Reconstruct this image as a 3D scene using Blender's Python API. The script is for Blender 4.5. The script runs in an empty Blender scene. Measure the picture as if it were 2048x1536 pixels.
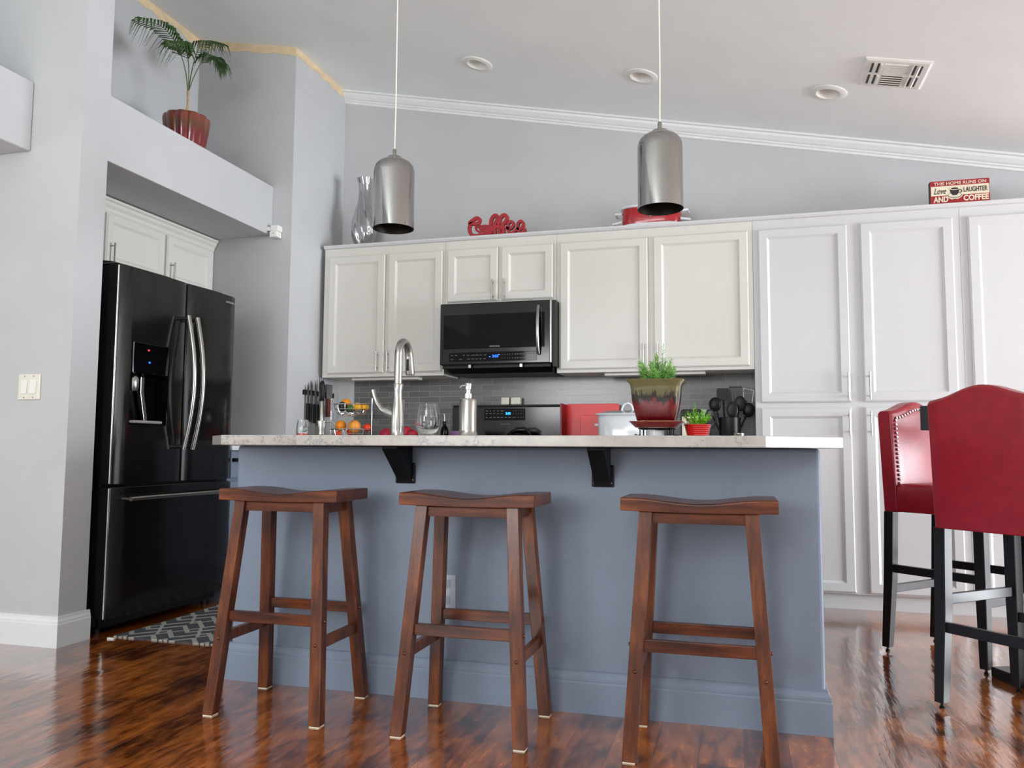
import bpy, bmesh, math, random
from mathutils import Vector, Matrix
R = math.radians
random.seed(7)
S = bpy.context.scene
COL = S.collection

# ---------------------------------------------------------------- camera
cam_d = bpy.data.cameras.new('camera')
cam = bpy.data.objects.new('camera', cam_d); COL.objects.link(cam)
cam_d.sensor_fit = 'HORIZONTAL'; cam_d.sensor_width = 36.0
cam_d.lens = 1612.25 / 2048 * 36.0
cam_d.clip_start = 0.05; cam_d.clip_end = 60
yaw, pit, rol = R(15.729), R(4.586), R(0.349)
F = Vector((-math.sin(yaw)*math.cos(pit), math.cos(yaw)*math.cos(pit), math.sin(pit)))
r0 = Vector((math.cos(yaw), math.sin(yaw), 0)); u0 = r0.cross(F)
rr = r0*math.cos(rol) + u0*math.sin(rol); uu = -r0*math.sin(rol) + u0*math.cos(rol)
M = Matrix((rr, uu, -F)).transposed().to_4x4(); M.translation = (0, 0, 0.88)
cam.matrix_world = M
S.camera = cam

# ---------------------------------------------------------------- world, daylight, exposure
S.view_settings.view_transform = 'Standard'
S.view_settings.look = 'None'
S.view_settings.gamma = 1
S.view_settings.use_curve_mapping = False
S.view_settings.exposure = 0.0
S.cycles.use_denoising = True
S.cycles.max_bounces = 10
S.cycles.diffuse_bounces = 6
S.cycles.sample_clamp_indirect = 8
w = bpy.data.worlds.new('sky'); S.world = w; w.use_nodes = True
w.node_tree.nodes['Background'].inputs[0].default_value = (0.80, 0.90, 1.0, 1)
w.node_tree.nodes['Background'].inputs[1].default_value = 0.5

def area(name, loc, rot, sx, sy, power, col):
    d = bpy.data.lights.new(name, 'AREA'); d.shape = 'RECTANGLE'; d.size = sx; d.size_y = sy
    d.energy = power; d.color = col
    o = bpy.data.objects.new(name, d); COL.objects.link(o); o.location = loc; o.rotation_euler = rot
    return o
# daylight by two rear windows and the right-hand glass door, plus four added fills
area('daylight_window_left', (-2.35, -2.58, 1.7), (R(90), 0, 0), 1.7, 1.4, 100, (0.96, 0.98, 1.0))
area('daylight_window_right', (1.05, -2.58, 1.6), (R(90), 0, 0), 1.9, 1.4, 12, (0.96, 0.98, 1.0))
area('added_fill_dining', (4.3, -2.58, 1.4), (R(90), 0, 0), 2.2, 1.6, 14, (0.95, 0.97, 1.0))  # added fill for the right pantry, no known window here
area('daylight_glass_door', (6.38, 3.3, 1.08), (R(90), 0, R(90)), 3.0, 2.0, 540, (0.88, 0.94, 1.0))
area('added_fill_high', (-0.6, -2.58, 2.72), (R(108), 0, 0), 2.0, 0.55, 44, (0.96, 0.98, 1.0))  # added fill tilted upward to brighten the ceiling
area('added_fill_upper_left', (-5.1, 0.0, 3.0), (R(105), 0, R(-90)), 2.2, 0.7, 12, (0.96, 0.98, 1.0))  # added high on the left to light the sloping ceiling
area('added_fill_left', (-5.1, -0.8, 1.4), (R(90), 0, R(-90)), 2.2, 1.3, 32, (0.93, 0.96, 1.0))  # added from the far left to lift the left wall and ceiling

# ---------------------------------------------------------------- materials
def lin(c):
    return tuple(((v/255)/12.92 if v/255 <= 0.04045 else ((v/255+0.055)/1.055)**2.4) for v in c) + (1,)
class N:
    def __init__(s, name):
        s.m = bpy.data.materials.new(name); s.m.use_nodes = True; s.t = s.m.node_tree
        s.b = s.t.nodes['Principled BSDF']
    def n(s, typ, **kw):
        x = s.t.nodes.new(typ)
        for k, v in kw.items():
            if k.startswith('_'): setattr(x, k[1:], v)
            else: x.inputs[k.replace('__', ' ')].default_value = v
        return x
    def l(s, a, b): s.t.links.new(a, b)
    def obj(s): return s.n('ShaderNodeTexCoord').outputs['Object']
    def ramp(s, fac, stops):
        r = s.n('ShaderNodeValToRGB'); e = r.color_ramp.elements
        while len(e) < len(stops): e.new(0.5)
        for i, (p, c) in enumerate(stops): e[i].position = p; e[i].color = c
        s.l(fac, r.inputs[0]); return r.outputs[0]
    def math(s, op, a, b=None, c=None):
        x = s.n('ShaderNodeMath', _operation=op)
        for i, v in enumerate((a, b, c)):
            if v is None: continue
            if hasattr(v, 'links'): s.l(v, x.inputs[i])
            else: x.inputs[i].default_value = v
        return x.outputs[0]
    def mix(s, fac, a, b):
        x = s.n('ShaderNodeMix', _data_type='RGBA')
        for i, v in ((0, fac), (6, a), (7, b)):
            if hasattr(v, 'links'): s.l(v, x.inputs[i])
            else: x.inputs[i].default_value = v
        return x.outputs[2]
    def noise(s, vec, scale, detail=3, sc=None, rough=0.5):
        if sc:
            mp = s.n('ShaderNodeMapping'); mp.inputs['Scale'].default_value = sc; s.l(vec, mp.inputs[0]); vec = mp.outputs[0]
        x = s.n('ShaderNodeTexNoise', Scale=scale, Detail=detail, Roughness=rough); s.l(vec, x.inputs['Vector']); return x.outputs[0]
    def bump(s, h, strength, dist=0.002):
        b = s.n('ShaderNodeBump', Strength=strength, Distance=dist); s.l(h, b.inputs['Height']); s.l(b.outputs[0], s.b.inputs['Normal'])

def pm(name, col, rough=0.5, metal=0.0, var=0.04, scale=18, bump=0, bscale=120, coat=0, emit=None, trans=0, ior=None, sc=None):
    g = N(name); c = lin(col); v = g.obj()
    f = g.noise(v, scale, 3, sc)
    lo = tuple(max(0, x*(1-var*2)) for x in c[:3]) + (1,); hi = tuple(min(1, x*(1+var*2)) for x in c[:3]) + (1,)
    g.l(g.ramp(f, [(0.3, lo), (0.7, hi)]), g.b.inputs['Base Color'])
    g.b.inputs['Roughness'].default_value = rough; g.b.inputs['Metallic'].default_value = metal
    g.b.inputs['Coat Weight'].default_value = coat; g.b.inputs['Coat Roughness'].default_value = 0.08
    if trans: g.b.inputs['Transmission Weight'].default_value = trans
    if ior: g.b.inputs['IOR'].default_value = ior
    if emit:
        g.b.inputs['Emission Color'].default_value = lin(emit[0]); g.b.inputs['Emission Strength'].default_value = emit[1]
    if bump: g.bump(g.noise(v, bscale, 4, sc), bump)
    return g.m

WALL = pm('wall_paint', (190, 191, 192), 0.75, var=0.015, scale=3, bump=0.35, bscale=90)
CEIL = pm('ceiling_paint', (242, 246, 246), 0.85, var=0.012, scale=3, bump=0.25, bscale=110)
TAN = pm('tan_paint', (222, 200, 165), 0.8, var=0.05, scale=12)
TRIM = pm('white_trim', (226, 228, 228), 0.4, var=0.01)
CAB = pm('cabinet_paint', (214, 211, 203), 0.36, var=0.004, scale=9, sc=(6, 6, 1))
CABW = pm('pantry_paint', (207, 207, 207), 0.36, var=0.004, scale=9, sc=(6, 6, 1))
ISL = pm('island_paint', (122, 134, 151), 0.55, var=0.02, scale=5, bump=0.2, bscale=120)
NICKEL = pm('brushed_nickel', (168, 165, 159), 0.24, 1.0, var=0.015, scale=30, sc=(1, 1, 0.05))
CHROME = pm('polished_chrome', (225, 226, 228), 0.07, 1.0, var=0.01)
STEELB = pm('brushed_shade_steel', (166, 164, 161), 0.07, 1.0, var=0.01, scale=20)
SHADE_IN = pm('dark_shade_lining', (92, 84, 76), 0.3, 0.9, var=0.1)
BLKSS = pm('black_stainless', (58, 57, 57), 0.12, 0.85, var=0.06, scale=30, sc=(1, 1, 12))
BLKSIDE = pm('black_side_panel', (14, 14, 15), 0.5, var=0.05)
BLKGL = pm('black_glass', (6, 6, 8), 0.05, var=0.02)
BLK = pm('black_plastic', (9, 9, 10), 0.4, var=0.05)
BLKMET = pm('black_iron', (6, 6, 7), 0.45, 0.0, var=0.05)
BLUELED = pm('blue_display', (20, 90, 255), 0.4, emit=((30, 110, 255), 2.2))
CYANLED = pm('cyan_display', (20, 170, 255), 0.4, emit=((30, 170, 255), 2.0))
REDLED = pm('red_light', (255, 50, 60), 0.4, emit=((255, 50, 60), 1.2))
GREYTXT = pm('grey_lettering', (170, 170, 172), 0.5)
DIMTXT = pm('dim_lettering', (110, 110, 112), 0.5)
WHITE = pm('white_plastic', (232, 231, 226), 0.35, var=0.01)
IVORY = pm('ivory_plastic', (224, 220, 206), 0.35, var=0.01)
RED = pm('red_plastic', (222, 22, 26), 0.35, var=0.05)
REDEN = pm('red_enamel', (168, 20, 30), 0.22, var=0.06, coat=0.4)
REDSIGN = pm('red_painted_wood', (158, 22, 34), 0.55, var=0.08)
CREAM = pm('cream_paint', (222, 212, 188), 0.6, var=0.04)
INK = pm('dark_print', (40, 34, 34), 0.6)
LEATH = pm('red_leather', (142, 18, 34), 0.3, var=0.07, scale=30, bump=0.25, bscale=260)
ESP = pm('espresso_wood', (24, 19, 20), 0.3, var=0.12, scale=20, sc=(8, 8, 1))
GLASS = pm('clear_glass', (250, 252, 252), 0.02, var=0.0, trans=1, ior=1.45)
ORANGE = pm('orange_peel', (246, 148, 22), 0.4, var=0.05, bump=0.4, bscale=160)
GRAPEF = pm('grapefruit_peel', (240, 158, 60), 0.4, var=0.08, bump=0.3, bscale=160)
TOMATO = pm('tomato_skin', (226, 60, 22), 0.2, var=0.05)
LEMON = pm('lemon_peel', (244, 180, 16), 0.4, var=0.05, bump=0.3, bscale=160)
AVO = pm('avocado_skin', (26, 34, 20), 0.5, var=0.2, bump=0.6, bscale=120)
LIME = pm('lime_peel', (62, 100, 34), 0.4, var=0.1)
STEEL = pm('knife_steel', (150, 150, 152), 0.25, 0.9, var=0.05)
WOODRED = pm('reddish_wood', (110, 44, 30), 0.4, var=0.15)
CERW = pm('white_ceramic', (228, 231, 235), 0.15, var=0.01, coat=0.3)
PURP = pm('purple_plate_glaze', (150, 110, 160), 0.3)
ONION = pm('red_produce', (176, 26, 52), 0.45, var=0.25, scale=30, bump=0.6, bscale=60)
LEAF = pm('palm_leaf', (54, 84, 32), 0.5, var=0.2, scale=30)
LEAF2 = pm('rosemary_leaf', (132, 184, 92), 0.5, var=0.3, scale=60)
LEAF3 = pm('lime_green_leaf', (120, 186, 44), 0.5, var=0.25, scale=60)
STEM = pm('palm_stem', (86, 104, 56), 0.5, var=0.2)
CANE = pm('tan_cane', (190, 160, 120), 0.5, var=0.2)
SOIL = pm('potting_soil', (48, 36, 28), 0.9, var=0.3, scale=60)
GREYCLOTH = pm('grey_cloth', (140, 134, 134), 0.8, var=0.08)

for m_, k_ in ((BLKGL, 0.22), (BLK, 0.3), (BLKMET, 0.25), (ESP, 0.4)): m_.node_tree.nodes['Principled BSDF'].inputs['Specular IOR Level'].default_value = k_
def glaze(name, stops, zlo, zhi, wob, drip):
    g = N(name); v = g.obj(); sp = g.n('ShaderNodeSeparateXYZ'); g.l(v, sp.inputs[0])
    z = g.math('DIVIDE', g.math('SUBTRACT', sp.outputs[2], zlo), zhi-zlo)
    nz = g.noise(v, drip, 4, (1, 1, 0.18), 0.7)
    z = g.math('ADD', z, g.math('MULTIPLY', g.math('SUBTRACT', nz, 0.5), wob))
    g.l(g.ramp(z, [(p, lin(c)) for p, c in stops]), g.b.inputs['Base Color'])
    g.b.inputs['Roughness'].default_value = 0.16; g.b.inputs['Coat Weight'].default_value = 0.6
    g.b.inputs['Coat Roughness'].default_value = 0.05
    return g.m
POT1 = glaze('drip_glaze', [(0, (84, 10, 16)), (0.42, (118, 20, 24)), (0.50, (30, 8, 10)), (0.62, (34, 26, 14)), (0.70, (100, 92, 56)), (1.0, (112, 102, 62))], 0.0, 0.152, 0.75, 60)
POT2 = glaze('scalloped_glaze', [(0, (118, 14, 20)), (0.5, (112, 16, 20)), (0.64, (96, 56, 30)), (0.82, (130, 60, 44)), (1.0, (100, 54, 36))], 0.0, 0.28, 0.25, 30)
SAUC = glaze('saucer_glaze', [(0, (190, 110, 70)), (0.12, (130, 28, 32)), (0.88, (128, 26, 30)), (0.95, (196, 128, 82)), (1.0, (196, 128, 82))], 0.0, 0.024, 0.1, 40)

# stool wood: cherry stain with the long grain
def wood(name, stops, rough, scx, coat=0.3):
    g = N(name); v = g.obj()
    f = g.noise(v, 9, 6, scx, 0.62); f2 = g.noise(v, 4, 2)
    f = g.math('ADD', g.math('MULTIPLY', f, 0.65), g.math('MULTIPLY', f2, 0.35))
    g.l(g.ramp(f, [(p, lin(c)) for p, c in stops]), g.b.inputs['Base Color'])
    g.b.inputs['Roughness'].default_value = rough; g.b.inputs['Coat Weight'].default_value = coat
    g.b.inputs['Coat Roughness'].default_value = 0.2; g.b.inputs['Specular IOR Level'].default_value = 0.3
    return g.m
CHERRY = wood('cherry_stained_wood', [(0.35, (44, 18, 8)), (0.5, (88, 42, 17)), (0.66, (130, 70, 28))], 0.32, (4, 4, 0.4), 0.15)
CHERRYX = wood('cherry_seat_wood', [(0.35, (48, 20, 9)), (0.5, (90, 42, 18)), (0.66, (128, 67, 28))], 0.3, (0.5, 5, 5), 0.15)

# floor: hand-scraped planks running away from the camera
g = N('hand_scraped_planks'); v = g.obj()
mp = g.n('ShaderNodeMapping'); mp.inputs['Rotation'].default_value = (0, 0, R(90)); g.l(v, mp.inputs[0])
br = g.n('ShaderNodeTexBrick', _offset=0.37, _offset_frequency=2); g.l(mp.outputs[0], br.inputs['Vector'])
br.inputs['Scale'].default_value = 1.0; br.inputs['Brick Width'].default_value = 1.2; br.inputs['Row Height'].default_value = 0.127
br.inputs['Mortar Size'].default_value = 0.0014; br.inputs['Mortar Smooth'].default_value = 0.3; br.inputs['Bias'].default_value = 0
br.inputs['Color1'].default_value = (0, 0, 0, 1); br.inputs['Color2'].default_value = (1, 1, 1, 1); br.inputs['Mortar'].default_value = (0.5, 0.5, 0.5, 1)
pv = g.n('ShaderNodeRGBToBW'); g.l(br.outputs['Color'], pv.inputs[0])
gr = g.noise(v, 11, 8, (3.0, 0.7, 1), 0.68); bl = g.noise(v, 4.5, 5, (1.6, 1.0, 1), 0.62)
f = g.math('ADD', g.math('MULTIPLY', gr, 0.55), g.math('ADD', g.math('MULTIPLY', bl, 0.38), g.math('MULTIPLY', pv.outputs[0], 0.10)))
colr = g.ramp(f, [(0.36, lin((34, 16, 6))), (0.46, lin((96, 45, 14))), (0.55, lin((158, 84, 28))), (0.66, lin((198, 118, 48)))])
colr = g.mix(g.math('MULTIPLY', br.outputs['Fac'], 0.6), colr, lin((30, 14, 9)))
g.l(colr, g.b.inputs['Base Color'])
rg = g.math('ADD', g.math('MULTIPLY', gr, 0.12), 0.11); g.l(rg, g.b.inputs['Roughness'])
g.b.inputs['Specular IOR Level'].default_value = 0.62
g.b.inputs['Coat Weight'].default_value = 1.0; g.b.inputs['Coat Roughness'].default_value = 0.07; g.b.inputs['Coat IOR'].default_value = 2.2
wv = g.noise(v, 9, 3, (3.0, 0.6, 1)); hh = g.math('SUBTRACT', g.math('ADD', g.math('MULTIPLY', wv, 1.0), g.math('MULTIPLY', gr, 0.25)), g.math('MULTIPLY', br.outputs['Fac'], 0.5))
g.bump(hh, 0.4, 0.004)
g.l(g.b.inputs['Normal'].links[0].from_socket, g.b.inputs['Coat Normal'])
FLOOR = g.m

# backsplash: narrow grey glass bricks with pale joints
g = N('grey_brick_tile'); v = g.obj()
sp = g.n('ShaderNodeSeparateXYZ'); g.l(v, sp.inputs[0]); cb = g.n('ShaderNodeCombineXYZ'); g.l(sp.outputs[0], cb.inputs[0]); g.l(sp.outputs[2], cb.inputs[1])
br = g.n('ShaderNodeTexBrick', _offset=0.5, _offset_frequency=2); g.l(cb.outputs[0], br.inputs['Vector'])
br.inputs['Scale'].default_value = 1.0; br.inputs['Brick Width'].default_value = 0.152; br.inputs['Row Height'].default_value = 0.0385
br.inputs['Mortar Size'].default_value = 0.0016; br.inputs['Mortar Smooth'].default_value = 0.1
br.inputs['Color1'].default_value = lin((104, 104, 106)); br.inputs['Color2'].default_value = lin((122, 121, 121)); br.inputs['Mortar'].default_value = lin((164, 156, 142))
g.l(br.outputs['Color'], g.b.inputs['Base Color']); g.b.inputs['Roughness'].default_value = 0.2
g.bump(g.math('SUBTRACT', 1.0, br.outputs['Fac']), 0.5, 0.002)
TILE = g.m

# quartz worktop with faint broken veins
g = N('veined_quartz'); v = g.obj()
n1 = g.noise(v, 9, 6, None, 0.7); d = g.math('ABSOLUTE', g.math('SUBTRACT', n1, 0.5))
n2 = g.noise(v, 3.5, 3); k = g.math('MULTIPLY', g.math('LESS_THAN', d, 0.014), g.math('GREATER_THAN', n2, 0.5))
n3 = g.noise(v, 16, 5, None, 0.7)
base = g.ramp(n3, [(0.35, lin((166, 161, 154))), (0.65, lin((184, 179, 172)))])
g.l(g.mix(g.math('MULTIPLY', k, 0.6), base, lin((126, 123, 126))), g.b.inputs['Base Color'])
g.b.inputs['Roughness'].default_value = 0.2
QUARTZ = g.m

# rug: charcoal with pale zigzag lines
g = N('zigzag_rug'); v = g.obj(); sp = g.n('ShaderNodeSeparateXYZ'); g.l(v, sp.inputs[0])
tri = g.math('PINGPONG', sp.outputs[0], 0.11)
s1 = g.math('FRACT', g.math('MULTIPLY', g.math('ADD', sp.outputs[1], g.math('MULTIPLY', tri, 1.1)), 9.0))
s2 = g.math('FRACT', g.math('MULTIPLY', g.math('SUBTRACT', sp.outputs[1], g.math('MULTIPLY', tri, 1.6)), 4.0))
k = g.math('MAXIMUM', g.math('LESS_THAN', s1, 0.30), g.math('LESS_THAN', s2, 0.12))
nn = g.noise(v, 60, 3); cd = g.ramp(nn, [(0.3, lin((52, 54, 60))), (0.7, lin((76, 78, 84)))])
g.l(g.mix(k, cd, lin((158, 158, 148))), g.b.inputs['Base Color']); g.b.inputs['Roughness'].default_value = 0.95
g.bump(g.noise(v, 300, 2), 0.5, 0.003)
RUG = g.m

# ---------------------------------------------------------------- mesh helpers
ORG = {}
class B:
    def __init__(s): s.bm = bmesh.new()
    def box(s, x0, x1, y0, y1, z0, z1, m=None):
        vs = [s.bm.verts.new((x, y, z)) for x in (x0, x1) for y in (y0, y1) for z in (z0, z1)]
        for f in ((0, 1, 3, 2), (4, 6, 7, 5), (0, 4, 5, 1), (2, 3, 7, 6), (0, 2, 6, 4), (1, 5, 7, 3)):
            s.bm.faces.new([vs[i] for i in f])
        if m is not None: bmesh.ops.transform(s.bm, matrix=m, verts=vs)
        return s
    def loft(s, rings, cap=True, closed=True):
        rs = [[s.bm.verts.new(p) for p in r] for r in rings]; n = len(rs[0])
        for a, b in zip(rs, rs[1:]):
            for i in range(n if closed else n-1): s.bm.faces.new((a[i], a[(i+1) % n], b[(i+1) % n], b[i]))
        if cap and closed: s.bm.faces.new(rs[0][::-1]); s.bm.faces.new(rs[-1])
        return s
    def lathe(s, prof, c=(0, 0, 0), seg=32, cap=True, sx=1, sy=1, mod=None):
        return s.loft([[(c[0]+r*sx*math.cos(a)*(mod(a) if mod else 1), c[1]+r*sy*math.sin(a)*(mod(a) if mod else 1), c[2]+z)
            for a in [2*math.pi*i/seg for i in range(seg)]] for r, z in prof], cap)
    def tube(s, pts, r, seg=10, cap=True, sy=1.0):
        pts = [Vector(p) for p in pts]; rs = r if isinstance(r, (list, tuple)) else [r]*len(pts)
        rings = []; up = None
        for i, p in enumerate(pts):
            t = (pts[min(i+1, len(pts)-1)] - pts[max(i-1, 0)]).normalized()
            if up is None: up = Vector((0, 0, 1)) if abs(t.z) < 0.9 else Vector((0, 1, 0))
            a = t.cross(up).normalized(); b = a.cross(t).normalized(); up = b
            rings.append([tuple(p + a*math.cos(q)*rs[i] + b*math.sin(q)*rs[i]*sy) for q in [2*math.pi*k/seg for k in range(seg)]])
        return s.loft(rings, cap)
    def prism(s, poly, ax, a0, a1):
        def P(u, v, w): return {'x': (w, u, v), 'y': (u, w, v), 'z': (u, v, w)}[ax]
        return s.loft([[P(u, v, w_) for u, v in poly] for w_ in (a0, a1)])
    def ball(s, c, r, seg=16, sc=(1, 1, 1)):
        m = Matrix.Translation(c) @ Matrix.Diagonal((sc[0], sc[1], sc[2], 1))
        bmesh.ops.create_uvsphere(s.bm, u_segments=seg, v_segments=max(6, seg//2), radius=r, matrix=m); return s
    def hexa(s, a, b):   # two quads of 4 points
        return s.loft([a, b])
    def build(s, name, mat, parent=None, bevel=0, smooth=False, seg=2, sub=0):
        if parent is not None and parent.name in ORG:
            o_ = ORG[parent.name]; bmesh.ops.translate(s.bm, verts=s.bm.verts, vec=(-o_[0], -o_[1], -o_[2]))
        bmesh.ops.recalc_face_normals(s.bm, faces=s.bm.faces)
        me = bpy.data.meshes.new(name); s.bm.to_mesh(me); s.bm.free()
        o = bpy.data.objects.new(name, me); COL.objects.link(o)
        me.materials.append(mat)
        if smooth:
            for p in me.polygons: p.use_smooth = True
            try: me.set_sharp_from_angle(angle=R(40))
            except Exception: pass
        if bevel:
            bv = o.modifiers.new('bevel', 'BEVEL'); bv.width = bevel; bv.segments = seg; bv.limit_method = 'ANGLE'; bv.angle_limit = R(35)
        if sub:
            sb = o.modifiers.new('sub', 'SUBSURF'); sb.levels = sub; sb.render_levels = sub
        if parent is not None:
            o.parent = parent
            if parent.name in ORG: ORG[o.name] = ORG[parent.name]
        return o
def tag(o, label=None, cat=None, group=None, kind=None):
    if label: o['label'] = label
    if cat: o['category'] = cat
    if group: o['group'] = group
    if kind: o['kind'] = kind
    return o
def thing(name, label, cat, loc=(0, 0, 0), group=None, local=False):
    o = bpy.data.objects.new(name, None); COL.objects.link(o); o.location = loc; o.empty_display_size = 0.05
    if not local: ORG[o.name] = tuple(loc)
    return tag(o, label, cat, group)
def struct(name, b, mat, label, **kw):
    return tag(b.build(name, mat, **kw), label, None, None, 'structure')
def cut(o, *boxes):
    for bx in boxes:
        c = B().box(*bx).build('cutter', BLK)
        md = o.modifiers.new('cut', 'BOOLEAN'); md.object = c; md.operation = 'DIFFERENCE'; md.solver = 'EXACT'
        par = o.parent; off = ORG.get(o.name, (0, 0, 0)) if par else (0, 0, 0)
        c.location = (0, 0, 0)
        if par: c.parent = par; c.location = (-off[0], -off[1], -off[2])
        bpy.context.view_layer.update()
        me = bpy.data.meshes.new_from_object(o.evaluated_get(bpy.context.evaluated_depsgraph_get()))
        o.modifiers.clear(); o.data = me
        bpy.data.objects.remove(c)
    return o
def text(s, width, mat, parent, name, o, xdir, zdir, height=None, ext=0.0006, bold=0.0, shear=0.0):
    """flat lettering as a mesh; o = lower left corner, xdir/zdir = reading and up directions"""
    cu = bpy.data.curves.new('t', 'FONT'); cu.body = s; cu.size = 1; cu.extrude = 0.02; cu.offset = bold; cu.shear = shear
    cu.resolution_u = 4
    to = bpy.data.objects.new('t', cu); COL.objects.link(to); bpy.context.view_layer.update()
    me = bpy.data.meshes.new_from_object(to.evaluated_get(bpy.context.evaluated_depsgraph_get())); bpy.data.objects.remove(to)
    xs = [v.co.x for v in me.vertices]; ys = [v.co.y for v in me.vertices]; x0, x1, y0, y1 = min(xs), max(xs), min(ys), max(ys)
    k = width/(x1-x0); kz = (height/(y1-y0)) if height else k
    X = Vector(xdir).normalized(); Z = Vector(zdir).normalized(); Y = Z.cross(X).normalized(); O = Vector(o)
    po = Vector(ORG.get(parent.name, (0, 0, 0))) if parent else Vector((0, 0, 0))
    for v in me.vertices:
        v.co = O + X*(v.co.x-x0)*k + Z*(v.co.y-y0)*kz - Y*(v.co.z/0.02)*ext - po
    me.materials.clear(); me.materials.append(mat)
    ob = bpy.data.objects.new(name, me); COL.objects.link(ob)
    if parent: ob.parent = parent
    return ob
def copy_tree(o, parent=None):
    c = o.copy(); COL.objects.link(c); c.parent = parent
    for ch in list(o.children): copy_tree(ch, c)
    return c

# ---------------------------------------------------------------- the setting
def cz(x): return 2.92 - 0.2066*x
struct('floor', B().box(-5.2, 6.5, -2.7, 5.3, -0.1, 0), FLOOR, 'glossy hand-scraped reddish brown plank floor')
struct('floor_bounce_carpet', B().box(-5.2, 2.6, -2.6, 0.6, 0, 0.012), pm('bounce_carpet', (214, 208, 198), 0.95, bump=0.4, bscale=300), 'unseen pale carpet added behind the camera to bounce light up')  # carpet added out of view to bounce light onto the ceiling
struct('ceiling', B().prism([(-5.2, cz(-5.2)), (2.6, cz(2.6)), (6.55, cz(2.6)), (6.55, cz(2.6)+0.1), (2.6, cz(2.6)+0.1), (-5.2, cz(-5.2)+0.1)], 'y', -2.75, 5.35), CEIL, 'sloping pale grey ceiling')
ceil_ob = bpy.data.objects['ceiling']
for x, y in ((-1.508, 4.53), (-0.510, 4.52), (0.497, 4.54)):
    c = B().lathe([(0.061, -0.05), (0.061, 0.07)], (0, 0, 0), 48).build('cutter', CEIL); c.location = (x, y, cz(x)); c.rotation_euler = (0, math.atan(0.2066), 0)
    md = ceil_ob.modifiers.new('cut', 'BOOLEAN'); md.object = c; md.operation = 'DIFFERENCE'; md.solver = 'EXACT'
    bpy.context.view_layer.update()
    me = bpy.data.meshes.new_from_object(ceil_ob.evaluated_get(bpy.context.evaluated_depsgraph_get())); ceil_ob.modifiers.clear(); ceil_ob.data = me
    bpy.data.objects.remove(c)
def wallx(poly, y0, y1): return B().prism(poly, 'y', y0, y1)
struct('wall_back', wallx([(-2.75, 0), (6.5, 0), (6.5, cz(2.6)+0.05), (2.6, cz(2.6)+0.05), (-2.75, cz(-2.75)+0.05)], 5.2, 5.35), WALL, 'grey wall behind the kitchen cabinets')
struct('wall_side', wallx([(-3.65, 0), (-2.75, 0), (-2.75, cz(-2.75)+0.05), (-3.65, cz(-3.65)+0.05)], 4.51, 5.35), WALL, 'grey wall block between the refrigerator alcove and the cabinets')
struct('wall_alcove', wallx([(-3.85, 0), (-3.65, 0), (-3.65, cz(-3.65)+0.05), (-3.85, cz(-3.85)+0.05)], 3.09, 5.35), WALL, 'grey back wall of the refrigerator alcove')
struct('wall_niche', wallx([(-3.65, 2.245), (-3.49, 2.245), (-3.49, cz(-3.49)+0.05), (-3.65, cz(-3.65)+0.05)], 3.09, 4.51), WALL, 'grey back wall of the open plant niche')
struct('wall_left', wallx([(-5.2, 0), (-2.89, 0), (-2.89, cz(-2.89)+0.05), (-5.2, cz(-5.2)+0.05)], 2.935, 3.095), WALL, 'pale grey wall with the light switch, left of the refrigerator')
struct('wall_beam', B().box(-3.49, -2.89, 3.095, 4.51, 2.243, 2.567), WALL, 'grey boxed beam with a plant ledge above the refrigerator', bevel=0.004)
struct('wall_header', B().box(-5.2, -3.18, 0.2, 2.935, 2.258, 2.593), WALL, 'grey boxed soffit at the far left, high on the wall', bevel=0.008, seg=3)
struct('wall_far_left', B().box(-5.3, -5.2, -2.7, -1.9, 0, 4.1).box(-5.3, -5.2, 1.1, 3.0, 0, 4.1).box(-5.3, -5.2, -1.9, 1.1, 0, 0.7).box(-5.3, -5.2, 0.3, 1.1, 0.7, 2.6).box(-5.3, -5.2, -1.9, 0.3, 2.1, 2.6).box(-5.3, -5.2, -1.9, 1.1, 3.4, 4.1), WALL, 'far left wall around openings for the added fill lights')
# right wall with glass door opening
b = B(); b.box(6.45, 6.55, -2.7, 1.75, 0, 2.45); b.box(6.45, 6.55, 4.85, 5.35, 0, 2.45); b.box(6.45, 6.55, 1.75, 4.85, 2.1, 2.45)
struct('wall_right', b, WALL, 'far right wall around the glass door')
b = B()
for y0, y1 in ((1.75, 1.81), (3.27, 3.33), (4.79, 4.85)): b.box(6.47, 6.52, y0, y1, 0.0, 2.1)
b.box(6.47, 6.52, 1.75, 4.85, 2.04, 2.1); b.box(6.47, 6.52, 1.75, 4.85, 0, 0.05)
struct('door_1', b, TRIM, 'white frame of the sliding glass door in the right wall')
# rear wall with windows, and openings for the added high and dining fills
b = B()
def pz(x0, x1, z0, z1=None):
    b.prism([(x0, z0), (x1, z0), (x1, z1 if z1 else cz(x1)+0.05), (x0, z1 if z1 else cz(x0)+0.05)], 'y', -2.7, -2.6)
pz(-5.2, -3.2, 0); pz(-3.2, -1.5, 0, 0.8); pz(-3.2, -1.7, 2.3); pz(-1.5, 0.1, 0, 2.45); pz(-1.7, -1.5, 2.3)
pz(-1.5, 0.5, 3.05); pz(0.1, 2.0, 0, 0.6); pz(0.5, 2.0, 2.3); pz(0.1, 0.5, 2.3, 2.45); pz(2.0, 2.6, 0); b.box(2.6, 3.2, -2.7, -2.6, 0, 2.45); b.box(5.4, 6.5, -2.7, -2.6, 0, 2.45); b.box(3.2, 5.4, -2.7, -2.6, 0, 0.6); b.box(3.2, 5.4, -2.7, -2.6, 2.2, 2.45)
struct('wall_rear', b, WALL, 'wall behind the camera with its windows and openings for added lights')
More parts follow.
